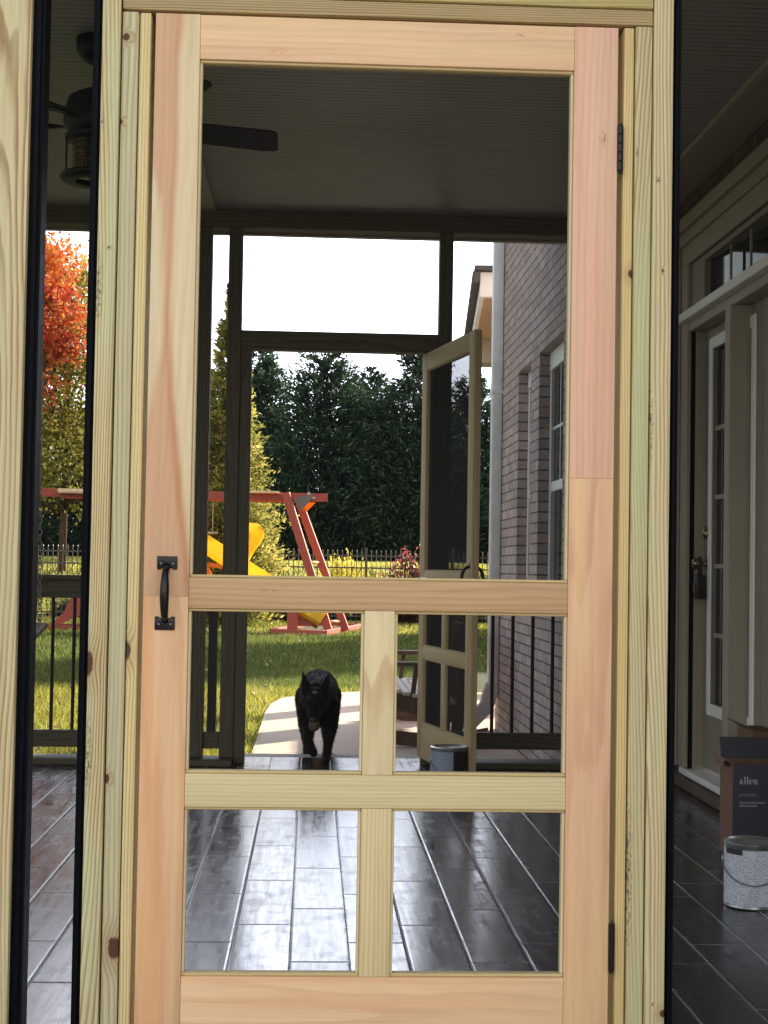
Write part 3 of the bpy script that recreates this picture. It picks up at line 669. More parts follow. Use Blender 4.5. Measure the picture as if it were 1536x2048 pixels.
for (r0, r1, za, zb_) in ((.092, .125, 2.296, 2.322),):
    ring.lathe([(r0, zb_), (r1-.01, zb_), (r1, zb_-.008), (r1, za+.008), (r1-.012, za), (r0-.020, za), (r0-.020, za+.006), (r0, zb_)], (fx, fy, 0), 36, 'z', False)
fan.part(ring, 'cage_ring', FB, auto=True)
for k in range(6):
    a = R(20+60*k); m = MB().tube([(fx+.105*math.cos(a), fy+.105*math.sin(a), 2.45), (fx+.105*math.cos(a), fy+.105*math.sin(a), 2.315)], .0035, 6); fan.part(m, 'cage_bar', FB)
fan.part(MB().sphere((fx, fy, 2.36), .032, 2, (1, 1, 1.35)), 'bulb', plain('frosted_bulb', lin(226, 216, 180), .3, 0, .05), smooth=True)

# ------------------------------------------------------------------ PORCH SWING hung on chains at the left
SWW = wood('swing_wood', (92, 82, 66), (62, 54, 42), 'x', 84, 40, 1., .5, .8); SWY = wood('swing_wood_arm', (98, 88, 70), (66, 56, 44), 'y', 86, 40, 1., .5, .8)
sw = Th('porch_swing', 'dark wooden porch swing hung on chains at the left of the porch', 'porch swing', (-1.3, 3.9, .42))
for ax in (-2.02, -.955):
    m = MB().beam((ax, 3.72, .625), (ax, 4.25, .70), .125, .028, (0, 0, 1), .006); sw.part(m, 'armrest', SWY)
    m = MB().box(ax-.02, ax+.02, 3.76, 3.80, .42, .628, .004, 1); sw.part(m, 'arm_support', SWY)
    for (cy, cz) in ((3.74, .66), (4.22, .71)):
        m = MB(); zz = cz; k = 0; ctop = 2.765; yy = cy
        while zz < ctop:
            f = (zz-cz)/(ctop-cz); y = cy+(3.98-cy)*f
            a, b = (.0085, .003) if k % 2 == 0 else (.003, .0085)
            xq = ax+.030
            pts = [(xq+math.cos(q)*a, y+math.cos(q)*b, zz+math.sin(q)*.017) for q in np.linspace(0, 2*math.pi, 9)]
            m.tube(pts, .0024, 5, False); zz += .0262; k += 1
        sw.part(m, 'chain', plain('zinc_chain', (.20, .20, .20, 1), .4, .8, .2, 30))
m = MB()
for k in range(7): m.box(-2.0, -.945, 3.74+k*.072, 3.80+k*.072, .405, .423, .004, 1)
sw.part(m, 'seat', SWW)
m = MB()
for k in range(5):
    z = .50+k*.10; y = 4.26+k*.03; m.box(-2.0, -1.06, y, y+.018, z, z+.075, .004, 1)
for x in (-2.0, -1.47, -1.08): m.beam((x, 4.275, .40), (x, 4.44, 1.0), .04, .03, (1, 0, 0))
sw.part(m, 'backrest', SWW)

# ------------------------------------------------------------------ PAINT CANS AND BOXES
CANM = plain('can_steel', (.42, .43, .45, 1), .3, .85, .12, 20)
def label_mat(name, pale, dk, frac):
    t = NT(name); x, y, z = t.xyz(t.obj())
    ang = t.M('ARCTAN2', y, x)
    row = t.M('FLOOR', t.M('DIVIDE', z, .0062)); fr = t.M('FRACT', t.M('DIVIDE', z, .0062))
    wn = t.noise(t.vec(t.M('MULTIPLY', ang, 13.), t.M('MULTIPLY', row, 7.7), 0.), 1., 1.)
    big = t.noise(t.vec(t.M('MULTIPLY', ang, 2.2), t.M('MULTIPLY', z, 26.), 0.), 1., 1.)
    ink = t.M('MULTIPLY', t.M('MULTIPLY', t.rng(wn, .44, .50), t.rng(fr, .45, .55)), t.rng(big, .36, .42))
    c = t.mix(t.M('MULTIPLY', ink, .5), pale, lin(84, 96, 122))
    band = t.M('MULTIPLY', t.M('GREATER_THAN', z, frac[0]), t.M('MULTIPLY', t.M('GREATER_THAN', ang, frac[1]), t.M('LESS_THAN', ang, frac[2])))
    c = t.mix(band, c, dk)
    t.bsdf(Base_Color=c, Roughness=.45); return t.m
def paint_can(x, y, label, pale, dark, side, rz):
    c = thing('paint_can', label, 'paint can', (x, y, .001), rz)
    MB().lathe([(.080, .0), (.0838, .003), (.0825, .008), (.0825, .181), (.0845, .185), (.0845, .191), (.078, .193), (.074, .187)], (0, 0, 0), 44, 'z', True).build('body', CANM, c, None, False); auto_smooth(c.children[-1] if False else bpy.data.objects[c.children[0].name])
    lid = MB().lathe([(.0735, .1865), (.0735, .1905), (.070, .1915), (.067, .188), (.030, .1865), (.001, .1865)], (0, 0, 0), 40, 'z', False).build('lid', CANM, c); auto_smooth(lid)
    m = MB(); n = 60; a0, a1 = side
    for k in range(n):
        q0 = a0+(a1-a0)*k/n; q1 = a0+(a1-a0)*(k+1)/n; r = .0832
        m.quad([(r*math.cos(q0), r*math.sin(q0), .010), (r*math.cos(q1), r*math.sin(q1), .010), (r*math.cos(q1), r*math.sin(q1), .174), (r*math.cos(q0), r*math.sin(q0), .174)])
    m.build('wrapper', pale, c, None, False)
    if dark:
        m = MB(); a0, a1 = dark[0]
        for k in range(40):
            q0 = a0+(a1-a0)*k/40; q1 = a0+(a1-a0)*(k+1)/40; r = .0833
            m.quad([(r*math.cos(q0), r*math.sin(q0), .009), (r*math.cos(q1), r*math.sin(q1), .009), (r*math.cos(q1), r*math.sin(q1), .176), (r*math.cos(q0), r*math.sin(q0), .176)])
        m.build('wrapper', dark[1], c, label='black front of the wrapper')
        m = MB(); a0, a1 = dark[2]
        for k in range(10):
            q0 = a0+(a1-a0)*k/10; q1 = a0+(a1-a0)*(k+1)/10; r = .0836
            m.quad([(r*math.cos(q0), r*math.sin(q0), .012), (r*math.cos(q1), r*math.sin(q1), .012), (r*math.cos(q1), r*math.sin(q1), .075), (r*math.cos(q0), r*math.sin(q0), .075)])
        m.build('sticker', plain('sticker_grey', lin(120, 130, 150), .5), c)
    pts = []
    for k in range(25):   # bail resting low across the front
        f = k/24; q = math.pi*f; r = .0885
        pts.append((-r*math.cos(q), -r*math.sin(q)*1.0, .135-.062*math.sin(q)))
    hd = MB().tube(pts, .0021, 6).build('handle', plain('bail_wire', (.25, .26, .28, 1), .35, .9, .1), c, None, True)
    MB().sphere((.0845, 0, .135), .011, 2, (.5, 1, 1)).build('ear', CANM, c, None, True); MB().sphere((-.0845, 0, .135), .011, 2, (.5, 1, 1)).build('ear', CANM, c, None, True)
    return c
LB1 = label_mat('white_can_wrapper', lin(226, 234, 250), lin(40, 42, 50), (.158, -2.75, -1.95))
LB2 = label_mat('grey_can_wrapper', lin(150, 160, 186), lin(90, 100, 120), (.30, 0, 0))
paint_can(1.661, 1.62, 'white labelled paint can with metal lid, in front of the printed carton', LB1, None, (-math.pi*.98, -.95), R(-14))
paint_can(.958, 3.985, 'grey and black paint can standing against the open far door', LB2, ((-1.52, .6), plain('black_can_wrapper', (.012, .012, .015, 1), .35, 0, .3, 50), (-1.42, -.95)), (-math.pi*1.2, -1.525), R(6))
CARD = plain('brown_cardboard', lin(118, 92, 70), .8, 0, .1, 10, .1); CARDD = plain('printed_cardboard', lin(44, 46, 62), .55, 0, .10, 14, .05); CARDR = plain('carton_side', lin(128, 92, 82), .75, 0, .1, 12, .1)
bx = Th('cardboard_box', 'open dark printed carton with white lettering reading allen, behind the white paint can', 'box', (1.94, 2.52, .001))
X0, X1, Y0, Y1, H = 1.813, 2.072, 2.40, 2.56, .322
th = .004
bx.part(MB().box(X0+.003, X1, Y0, Y0+th, .001, H, .0008, 1), 'front_panel', CARDD, label='dark printed front')
bx.part(MB().box(X0, X0+.0029, Y0+.0005, Y1, .001, H), 'side_panel', CARDR); bx.part(MB().box(X1-th, X1-.0003, Y0+th+.0004, Y1-th-.0004, .001, H), 'side_panel', CARD)
bx.part(MB().box(X0+.003, X1-.0005, Y1-th, Y1-.0002, .001, H), 'back_panel', CARD); bx.part(MB().box(X0+.004, X1-th-.001, Y0+th+.001, Y1-th-.001, .001, .005), 'bottom', CARD)
m = MB().prism([(X0+.0015, Y0+.01, H+.001), (X0+.0015, Y1-.01, H+.001), (X0-.024, Y1-.014, H+.020), (X0-.024, Y0+.014, H+.016)], None, (.0025, 0, .0025)); bx.part(m, 'flap', CARDR)
m = MB().prism([(X0-.024, Y0+.014, H+.0175), (X0-.024, Y1-.03, H+.0205), (X0-.030, Y1-.04, H-.012), (X0-.029, Y0+.02, H-.010)], None, (.002, 0, .001)); bx.part(m, 'flap', CARDR)
m = MB().prism([(X0+.004, Y1, H+.001), (X1-.001, Y1, H+.001), (X1-.002, Y1+.018, H+.075), (X0+.002, Y1+.020, H+.078)], None, (0, .003, 0)); bx.part(m, 'flap', CARDD)
m = MB().prism([(X1-.002, Y0+.012, H+.001), (X1-.002, Y1-.012, H+.001), (X1-.012, Y1-.014, H-.07), (X1-.012, Y0+.014, H-.07)], None, (-.002, 0, 0)); bx.part(m, 'flap', CARD)
INK = plain('white_print', lin(196, 198, 206), .5, 0, .08, 60)
# lettering in a high contrast serif, drawn as flat shapes
def glyphs(word, x, z, h, yf):
    """x-height h; returns one mesh of flat letter shapes just proud of the face"""
    m = MB(); T = h*.20; t = h*.07
    def rect(a, b, c, d): m.box(a, b, yf-.0007, yf-.0003, c, d)
    def arc(cx, cz, rx, rz, a0, a1, thick, n=18):
        for k in range(n):
            q0 = R(a0+(a1-a0)*k/n); q1 = R(a0+(a1-a0)*(k+1)/n)
            def pt(q, o):
                th_ = t+(thick-t)*abs(math.cos(q)); return (cx+(rx-o*th_)*math.cos(q), cz+(rz-o*(t+.25*(th_-t)))*math.sin(q))
            a, b, c, d = pt(q0, 0), pt(q1, 0), pt(q1, 1), pt(q0, 1)
            m.quad([(a[0], yf-.0006, a[1]), (b[0], yf-.0006, b[1]), (c[0], yf-.0006, c[1]), (d[0], yf-.0006, d[1])])
    for ch in word:
        if ch == 'l':
            rect(x+h*.12, x+h*.12+T, z, z+h*1.55); rect(x, x+h*.24+T, z, z+t); rect(x, x+h*.13, z+h*1.55-t, z+h*1.55); x += h*.56
        elif ch == 'n':
            rect(x+h*.10, x+h*.10+T, z, z+h); rect(x, x+h*.20+T, z, z+t); rect(x, x+h*.11, z+h-t, z+h)
            arc(x+h*.50, z+h*.62, h*.27, h*.38, 0, 165, T); rect(x+h*.57, x+h*.57+T, z, z+h*.62); rect(x+h*.47, x+h*.67+T, z, z+t); x += h*1.04
        elif ch == 'e':
            arc(x+h*.42, z+h*.5, h*.40, h*.5, 0, 320, T, 28); rect(x+h*.10, x+h*.80, z+h*.50, z+h*.50+t); x += h*.96
        elif ch == 'a':
            arc(x+h*.36, z+h*.70, h*.28, h*.30, 20, 165, T); rect(x+h*.46, x+h*.46+T, z+t, z+h*.72)
            arc(x+h*.32, z+h*.28, h*.29, h*.28, 60, 300, T, 20); arc(x+h*.72, z+h*.12, h*.13, h*.12, 180, 350, t); m.sphere((x+h*.14, yf-.0005, z+h*.72), h*.07, 1, (1, .05, 1)); x += h*.98
    return m
bx.part(glyphs('allen', X0+.026, .2535, .0165, Y0), 'lettering', INK)
def text_part(s, x, z, size, th_owner, name):
    cu = bpy.data.curves.new(name, 'FONT'); cu.body = s; cu.size = size; cu.extrude = .0002
    ob = bpy.data.objects.new(name, cu); COL.objects.link(ob)
    dg = bpy.context.evaluated_depsgraph_get(); me = bpy.data.meshes.new_from_object(ob.evaluated_get(dg))
    bpy.data.objects.remove(ob)
    me.transform(Matrix.Translation((x, Y0-.0006, z)) @ Matrix.Rotation(R(90), 4, 'X')); me.transform(Matrix.Translation(-Vector(th_owner.loc)))
    o = bpy.data.objects.new(name, me); COL.objects.link(o); me.materials.append(plain('grey_print', lin(140, 144, 158), .5, 0, .08, 60)); o.parent = th_owner.o; return o
text_part('[CAUTION]', X0+.025, .2115, .0118, bx, 'lettering')
m = MB(); random.seed(8)
for zz, L in ((.186, .088), (.1745, .064)):   # two lines too small to read
    x = X0+.026
    while x < X0+.026+L:
        wv = random.uniform(.002, .0042); m.box(x, x+wv, Y0-.0007, Y0-.0003, zz, zz+random.choice([.0052, .0052, .0075])); x += wv+.0014
bx.part(m, 'print_line', plain('grey_print', lin(140, 144, 158), .5))
b2 = Th('cardboard_box', 'plain brown cardboard box standing behind the printed carton by the house wall', 'box', (2.02, 2.80, .001))
b2.part(MB().box(1.972, 2.068, 2.68, 2.684, .001, .41), 'front_panel', CARD); b2.part(MB().box(1.968, 1.9718, 2.681, 2.90, .001, .41), 'side_panel', CARD); b2.part(MB().box(2.064, 2.068, 2.685, 2.90, .001, .41), 'side_panel', CARD)
b2.part(MB().box(1.972, 2.0638, 2.896, 2.90, .001, .41), 'back_panel', CARD); b2.part(MB().prism([(1.970, 2.69, .411), (1.970, 2.89, .411), (1.928, 2.89, .437), (1.928, 2.69, .433)], None, (.002, 0, .004)), 'flap', CARD)

# ------------------------------------------------------------------ DOG with a ball
def dog():
    d = Th('dog', 'black dog walking in through the far doorway with a ball in its mouth', 'dog', (.37, 5.15, 0))
    m = MB(); c = m.capsule
    c((.372, 4.965, .275), .098, (.374, 5.12, .315), .108); c((.374, 5.12, .315), .108, (.375, 5.35, .325), .106); c((.375, 5.35, .325), .106, (.375, 5.52, .325), .104); c((.375, 5.52, .325), .104, (.374, 5.62, .31), .082, 5)
    c((.373, 5.0, .345), .082, (.362, 4.83, .345), .072); c((.362, 4.87, .315), .078, (.353, 4.755, .325), .064)
    c((.335, 4.735, .332), .047, (.371, 4.735, .332), .047, 4); c((.353, 4.735, .345), .050, (.352, 4.69, .325), .046, 4)
    c((.352, 4.70, .305), .045, (.351, 4.655, .272), .036, 5); c((.351, 4.655, .270), .034, (.350, 4.610, .240), .026, 6)
    c((.351, 4.70, .285), .040, (.351, 4.645, .215), .017, 6); c((.351, 4.645, .214), .015, (.351, 4.615, .200), .012, 4)
    for s, bx_, tx, tz in ((-1, .316, .289, .470), (1, .392, .421, .463)):   # upright pointed ears, thin front to back
        for i in range(9):
            f = i/8; r = .027*(1-f)**.8+.0045
            m.sphere((bx_+(tx-bx_)*f, 4.742+.006*f, .362+(tz-.362)*f), r, 2, (1, .42, 1.15))
    # front leg on the floor
    c((.430, 4.97, .28), .058, (.436, 5.00, .175), .042); c((.436, 5.00, .175), .040, (.424, 4.935, .075), .0245); c((.424, 4.935, .075), .0235, (.417, 4.90, .028), .024, 5); c((.416, 4.895, .022), .024, (.414, 4.862, .018), .0205, 4)
    # front leg lifted, wrist folded
    c((.318, 4.96, .27), .058, (.314, 4.975, .175), .042); c((.314, 4.975, .175), .038, (.322, 4.865, .115), .0265); c((.322, 4.865, .115), .025, (.342, 4.85, .070), .023, 6); c((.342, 4.85, .070), .024, (.352, 4.865, .050), .021, 4)
    for px, sy in ((.318, 5.50), (.432, 5.62)):
        c((.375+(px-.375)*.9, sy+.05, .27), .082, (px, sy-.02, .13), .052); c((px, sy-.02, .13), .048, (px, sy+.12, .02), .028); c((px, sy+.12, .02), .026, (px, sy+.07, -.085), .024, 6); c((px, sy+.07, -.095), .025, (px, sy+.03, -.099), .020, 4)
    c((.374, 5.66, .34), .034, (.372, 5.80, .20), .026); c((.372, 5.80, .20), .026, (.37, 5.86, .08), .014, 6)
    me = bpy.data.meshes.new('b'); bmesh.ops.translate(m.bm, vec=-Vector(d.loc), verts=m.bm.verts[:]); m.bm.to_mesh(me); m.bm.free()
    tmp = bpy.data.objects.new('b', me); COL.objects.link(tmp)
    md = tmp.modifiers.new('r', 'REMESH'); md.mode = 'VOXEL'; md.voxel_size = .0055
    ms = tmp.modifiers.new('s', 'SMOOTH'); ms.factor = .5; ms.iterations = 5
    dg = bpy.context.evaluated_depsgraph_get(); me2 = bpy.data.meshes.new_from_object(tmp.evaluated_get(dg)); bpy.data.objects.remove(tmp)
    me2.name = 'body'
    t = NT('dog_coat'); x, y, z = t.xyz(t.pos()); n1 = t.noise(t.pos(), 34., 4., .65); n2 = t.noise(t.pos(), 9., 3.)
    hair = t.noise(t.vec(t.M('MULTIPLY', x, 300.), t.M('MULTIPLY', y, 90.), t.M('MULTIPLY', z, 90.)), 1., 3.)
    c0 = t.mix(t.rng(n1, .42, .66), (.0035, .0035, .004, 1), (.011, .012, .014, 1))
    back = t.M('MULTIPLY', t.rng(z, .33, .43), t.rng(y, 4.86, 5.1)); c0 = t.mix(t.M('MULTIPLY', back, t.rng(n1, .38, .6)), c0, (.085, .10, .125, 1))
    legm = t.M('MULTIPLY', t.rng(z, .20, .06), t.rng(n2, .3, .6)); c0 = t.mix(t.M('MULTIPLY', legm, .8), c0, (.022, .013, .008, 1))
    def blob(cx, cy, cz, r, col, c0):
        dx, dy, dz = t.M('SUBTRACT', x, cx), t.M('SUBTRACT', y, cy), t.M('SUBTRACT', z, cz)
        dd = t.M('SQRT', t.M('ADD', t.M('ADD', t.M('MULTIPLY', dx, dx), t.M('MULTIPLY', dy, dy)), t.M('MULTIPLY', dz, dz)))
        return t.mix(t.rng(t.M('MULTIPLY_ADD', t.M('SUBTRACT', n1, .5), r*1.2, dd), r*.55, r*1.1, .85, 0., True), c0, col)
    c0 = blob(.352, 4.682, .374, .017, (.22, .21, .19, 1), c0); c0 = blob(.322, 4.66, .345, .012, (.05, .03, .02, 1), c0); c0 = blob(.386, 4.66, .345, .012, (.05, .03, .02, 1), c0)
    t.bsdf(Base_Color=c0, Roughness=.75, Normal=t.bump(hair, .55, .004)).inputs['Specular IOR Level'].default_value = .15
    me2.materials.clear(); me2.materials.append(t.m); me2.polygons.foreach_set('use_smooth', [True]*len(me2.polygons))
    o = bpy.data.objects.new('body', me2); COL.objects.link(o); o.parent = d.o
    # short coat: fine hairs lying back along the body
    nf = len(me2.polygons); cc = np.empty(nf*3, np.float32); nn = np.empty(nf*3, np.float32); ar = np.empty(nf, np.float32)
    me2.polygons.foreach_get('center', cc); me2.polygons.foreach_get('normal', nn); me2.polygons.foreach_get('area', ar)
    cc = cc.reshape(-1, 3); nn = nn.reshape(-1, 3); rs = np.random.default_rng(6); idx = rs.choice(nf, 15000, p=ar/ar.sum())
    P, Nn = cc[idx], nn[idx]; flow = np.array([0, .75, -.55])+rs.normal(0, .18, (len(idx), 3)); flow -= Nn*(flow*Nn).sum(1)[:, None]
    dirn = flow*.8+Nn*.42; dirn /= np.linalg.norm(dirn, axis=1)[:, None]
    sd_ = np.cross(dirn, Nn); sd_ /= np.linalg.norm(sd_, axis=1)[:, None]+1e-6
    face = (P[:, 1]+d.loc[1] < 4.80); L_ = np.where(face, .006, .015)[:, None]*rs.uniform(.6, 1.3, (len(idx), 1)); wd_ = .0011
    vv = np.stack([P-sd_*wd_-Nn*.001, P+sd_*wd_-Nn*.001, P+dirn*L_], 1).reshape(-1, 3)
    npmesh('fur', vv, 3, t.m, None, d.o)
    ey = plain('dog_eye', (.02, .012, .008, 1), .08)
    for ex in (.329, .374): d.part(MB().sphere((ex, 4.675, .327), .0085, 2), 'eye', ey, smooth=True)
    d.part(MB().sphere((.350, 4.588, .243), .016, 2, (1.15, .8, .85)), 'nose', plain('dog_nose', (.006, .006, .007, 1), .25), smooth=True)
    b = MB().sphere((.3515, 4.602, .2155), .029, 3).build('ball', plain('ball_felt', lin(92, 84, 64), .9, 0, .25, 60, .3), None, None, True)
    tag(b, 'tan ball held in the mouth of the black dog', 'ball')
dog()

# ------------------------------------------------------------------ ROCKING BENCH on the path
def bench():
    W1 = plain('weathered_bench_wood', lin(96, 74, 62), .7, 0, .25, 18, .2); W2 = plain('bench_slat_lit_wood', lin(206, 200, 198), .7, 0, .2, 18, .2)  # slats far paler than the frame: the light on them is in the colour
    b = Th('rocking_bench', 'low weathered wooden rocking bench on the concrete path behind the open far door', 'bench', (1.15, 7.5, -.12))
    def curve(y, x0, x1, zf, w_, h_, n=10):
        m = MB()
        for k in range(n):
            xa = x0+(x1-x0)*k/n; xb = x0+(x1-x0)*(k+1)/n
            za0, za1, zb0, zb1 = zf(xa)-h_/2, zf(xa)+h_/2, zf(xb)-h_/2, zf(xb)+h_/2
            m.prism([(xa, y, za0), (xb, y, zb0), (xb, y, zb1), (xa, y, za1)], None, (0, w_, 0))
        bmesh.ops.remove_doubles(m.bm, verts=m.bm.verts[:], dist=1e-5); return m
    rock = lambda x: -.075+.30*(x-1.08)**2
    seat = lambda x: .225-.25*(x-.79)+.10*(x-.79)**2
    for y in (6.62, 8.30): b.part(curve(y, .76, 1.44, rock, .045, .085), 'rocker', W1)
    for y in (6.80, 8.16):
        b.part(curve(y, .79, 1.34, lambda x: seat(x)-.055, .04, .11), 'side_rail', W1)
        b.part(MB().beam((.97, y+.02, .10), (1.0, y+.02, .372), .026, .03, (1, 0, 0)), 'leg', W1)
        b.part(MB().beam((1.26, y+.02, -.06), (1.30, y+.02, .35), .05, .07, (1, 0, 0)), 'leg', W1)
        b.part(MB().box(.80, 1.30, y-.03, y+.08, .372, .398, .006, 1), 'armrest', W1)
    b.part(MB().beam((.79, 8.28, .19), (1.25, 8.28, .165), .03, .07, (0, 1, 0)), 'side_rail', W2)
    for k in range(8):
        x = .795+k*.060; b.part(MB().box(x, x+.044, 6.77, 8.22, seat(x+.02)-.002, seat(x+.02)+.02, .003, 1), 'slat', W2)
    m = MB()
    for k in range(14): y = 6.84+k*.098; m.beam((1.27, y, .06), (1.36, y, .62), .075, .018, (0, 1, 0))
    for z, x in ((.18, 1.305), (.50, 1.36)): m.box(x, x+.03, 6.80, 8.22, z, z+.07)
    b.part(m, 'backrest', W1)
bench()

# ------------------------------------------------------------------ TERRAIN
def gz(x, y):
    def L(y0, z0, y1, z1): return z0+(z1-z0)*(y-y0)/(y1-y0)
    if y < 10: z = -.15
    elif y < 27: z = L(10, -.15, 27, -.33)
    elif y < 34: z = L(27, -.33, 34, -.36)
    elif y < 35.5: z = -.34
    elif y < 42: f = (y-35.5)/6.5; z = -.34+1.36*f*f*(3-2*f)
    else: z = 1.02+.0015*(y-42)
    if y > 9: z += .02*noise.noise(Vector((x*.35, y*.35, 0)))
    return z
def lawn_mat():
    t = NT('lawn_ground'); n = t.noise(t.pos(), 3., 4., .6); n2 = t.noise(t.pos(), 45., 3.)
    c = t.mix(t.rng(n, .3, .7), lin(58, 70, 40), lin(84, 92, 50)); c = t.mix(t.rng(n2, .35, .7), c, lin(42, 52, 30))
    t.bsdf(Base_Color=c, Roughness=.9, Normal=t.bump(n2, .8, .03)); return t.m
m = MB(); bm = m.bm
xs = [-400, -120, -60, -40]+list(np.arange(-30, 31, 1.5))+[40, 60, 120, 400]; ys = [-400, -60, -20, -6, 0, 5]+list(np.arange(8, 62, 1.))+[80, 120, 400, 900]
grid = [[bm.verts.new((x, y, gz(x, y))) for x in xs] for y in ys]
for j in range(len(ys)-1):
    for i in range(len(xs)-1): bm.faces.new((grid[j][i], grid[j][i+1], grid[j+1][i+1], grid[j+1][i]))
lw = m.build('lawn', lawn_mat(), None, None, True); tag(lw, None, None, None, 'structure')
def path_mat():
    t = NT('concrete_path'); x, y, z = t.xyz(t.pos()); n = t.noise(t.pos(), 4., 5., .6); n2 = t.noise(t.pos(), 60., 3.)
    c = t.mix(t.rng(n, .3, .7), lin(196, 176, 164), lin(214, 196, 182)); c = t.mix(t.rng(n2, .3, .7, 0., .25), c, lin(150, 134, 124))
    d = t.M('ABSOLUTE', t.M('SUBTRACT', x, .115)); jt = t.rng(d, .004, .010, 1., 0.)
    edge = t.rng(x, .105, .112, .25, 0.); c = t.mix(edge, c, lin(180, 176, 178))
    t.bsdf(Base_Color=c, Roughness=.85, Normal=t.bump(n2, .25, .004)); return t.m
edge = [(-.012, 5.11), (-.010, 7.6), (-.010, 8.8), (.012, 9.53), (.08, 10.06), (.24, 10.44), (.46, 10.69), (.786, 10.90), (1.4, 10.97), (3.4, 11.0)]
m = MB().prism([(x, y, -.22) for x, y in edge]+[(3.4, 7.80, -.22), (XW-.01, 7.80, -.22), (XW-.01, 5.11, -.22)], None, (0, 0, .10))
pt = m.build('path', path_mat()); tag(pt, None, None, None, 'structure')
m = MB().box(-5, 5, -9, -.125, -.30, -.12); tag(m.build('bounce_patio', path_mat()), None, None, None, 'structure')  # unseen pale paving before the porch, added to bounce light

def leaf_mat(name, stops, trans=.35, rough=.55):
    t = NT(name); a = t.n('Attribute', dict(attribute_name='tone')).outputs['Fac']
    c = t.ramp(a, [(p, col) for p, col in stops])
    n = t.noise(t.pos(), 1.1, 2.); br = t.rng(n, .3, .7, .72, 1.2)
    c = t.mix(1., c, t.n('CombineColor', None, i0=br, i1=br, i2=br).outputs[0], 'MULTIPLY')
    pb = t.n('BsdfPrincipled', None, Base_Color=c, Roughness=rough); tl = t.n('BsdfTranslucent', None, Color=c)
    mx = t.n('MixShader', None, i0=trans, i1=pb.outputs[0], i2=tl.outputs[0]); t.t.links.new(mx.outputs[0], t.out.inputs[0]); return t.m
# grass blades: nearer ones fine, farther ones coarser
def grass():
    V = []; T = []
    def patch(n, x0, x1, y0, y1, hmin, hmax, wd, keep=lambda x, y: True, p=1.):
        xs_ = RNG.uniform(x0, x1, n); ys_ = y0+(y1-y0)*RNG.random(n)**p
        for x, y in zip(xs_, ys_):
            if not keep(x, y): continue
            h = RNG.uniform(hmin, hmax); a = RNG.uniform(0, math.pi); z = gz(x, y)-.005; lx, ly = RNG.normal(0, h*.5, 2)
            dx, dy = math.cos(a)*wd, math.sin(a)*wd
            V.extend([(x-dx, y-dy, z), (x+dx, y+dy, z), (x+lx, y+ly, z+h)]); q = RNG.random(); T.append(.35+.65*q if y < 11.3 else (.62*q if y < 27 else q))  # sun and tree shade put into tone: near strip lighter, mid lawn darker
    def off_path(x, y):
        if x < -.02: return True
        if y < 5.3: return False
        lim = 11.02 if x > .8 else float(np.interp(x, [-.02, .012, .08, .24, .46, .79], [9.0, 9.55, 10.08, 10.46, 10.71, 10.92]))
        return y > lim and x < 4
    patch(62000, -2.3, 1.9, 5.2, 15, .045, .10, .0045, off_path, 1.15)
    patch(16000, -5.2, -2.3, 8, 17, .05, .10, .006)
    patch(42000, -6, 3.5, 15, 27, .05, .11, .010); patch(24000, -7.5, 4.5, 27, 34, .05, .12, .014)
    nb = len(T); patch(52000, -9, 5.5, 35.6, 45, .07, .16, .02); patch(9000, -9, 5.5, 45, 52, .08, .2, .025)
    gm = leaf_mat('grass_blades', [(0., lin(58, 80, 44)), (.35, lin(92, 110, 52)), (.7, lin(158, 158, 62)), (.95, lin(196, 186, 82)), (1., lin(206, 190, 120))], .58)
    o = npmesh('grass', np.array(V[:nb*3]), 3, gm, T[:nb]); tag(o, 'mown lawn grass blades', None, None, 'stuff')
    gm2 = leaf_mat('sunlit_rise_blades', [(0., lin(132, 142, 62)), (.55, lin(196, 196, 96)), (1., lin(228, 220, 136))], .55)  # sunlight put into the colour, paler than the lawn blades
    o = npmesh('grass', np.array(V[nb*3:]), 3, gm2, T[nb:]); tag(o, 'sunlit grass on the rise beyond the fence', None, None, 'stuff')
grass()
# fallen leaves lying on the lawn and the path
def litter():
    V = []; T = []; rs = np.random.default_rng(17)
    for k in range(420):
        x, y = rs.uniform(-6, 2.6), 5.6+24*rs.random()**1.3
        on = x > .15 and y < 10.3; z = -.117 if on else gz(x, y)+.075
        if on and rs.random() < .75: continue
        a = rs.uniform(0, 6.28); r = rs.uniform(.018, .034); t1, t2 = rs.normal(0, .012, 2)
        V.extend([(x+math.cos(a)*r, y+math.sin(a)*r, z+abs(t1)), (x-math.sin(a)*r*.7, y+math.cos(a)*r*.7, z+.002), (x-math.cos(a)*r, y-math.sin(a)*r, z+abs(t2)), (x+math.sin(a)*r*.7, y-math.cos(a)*r*.7, z+.003)]); T.append(rs.random())
    lm = leaf_mat('fallen_leaf', [(0., lin(96, 62, 40)), (.5, lin(150, 104, 62)), (1., lin(196, 166, 112))], .2)
    o = npmesh('leaf_litter', np.array(V), 4, lm, T); tag(o, 'brown leaves scattered on the lawn', None, None, 'stuff')
litter()
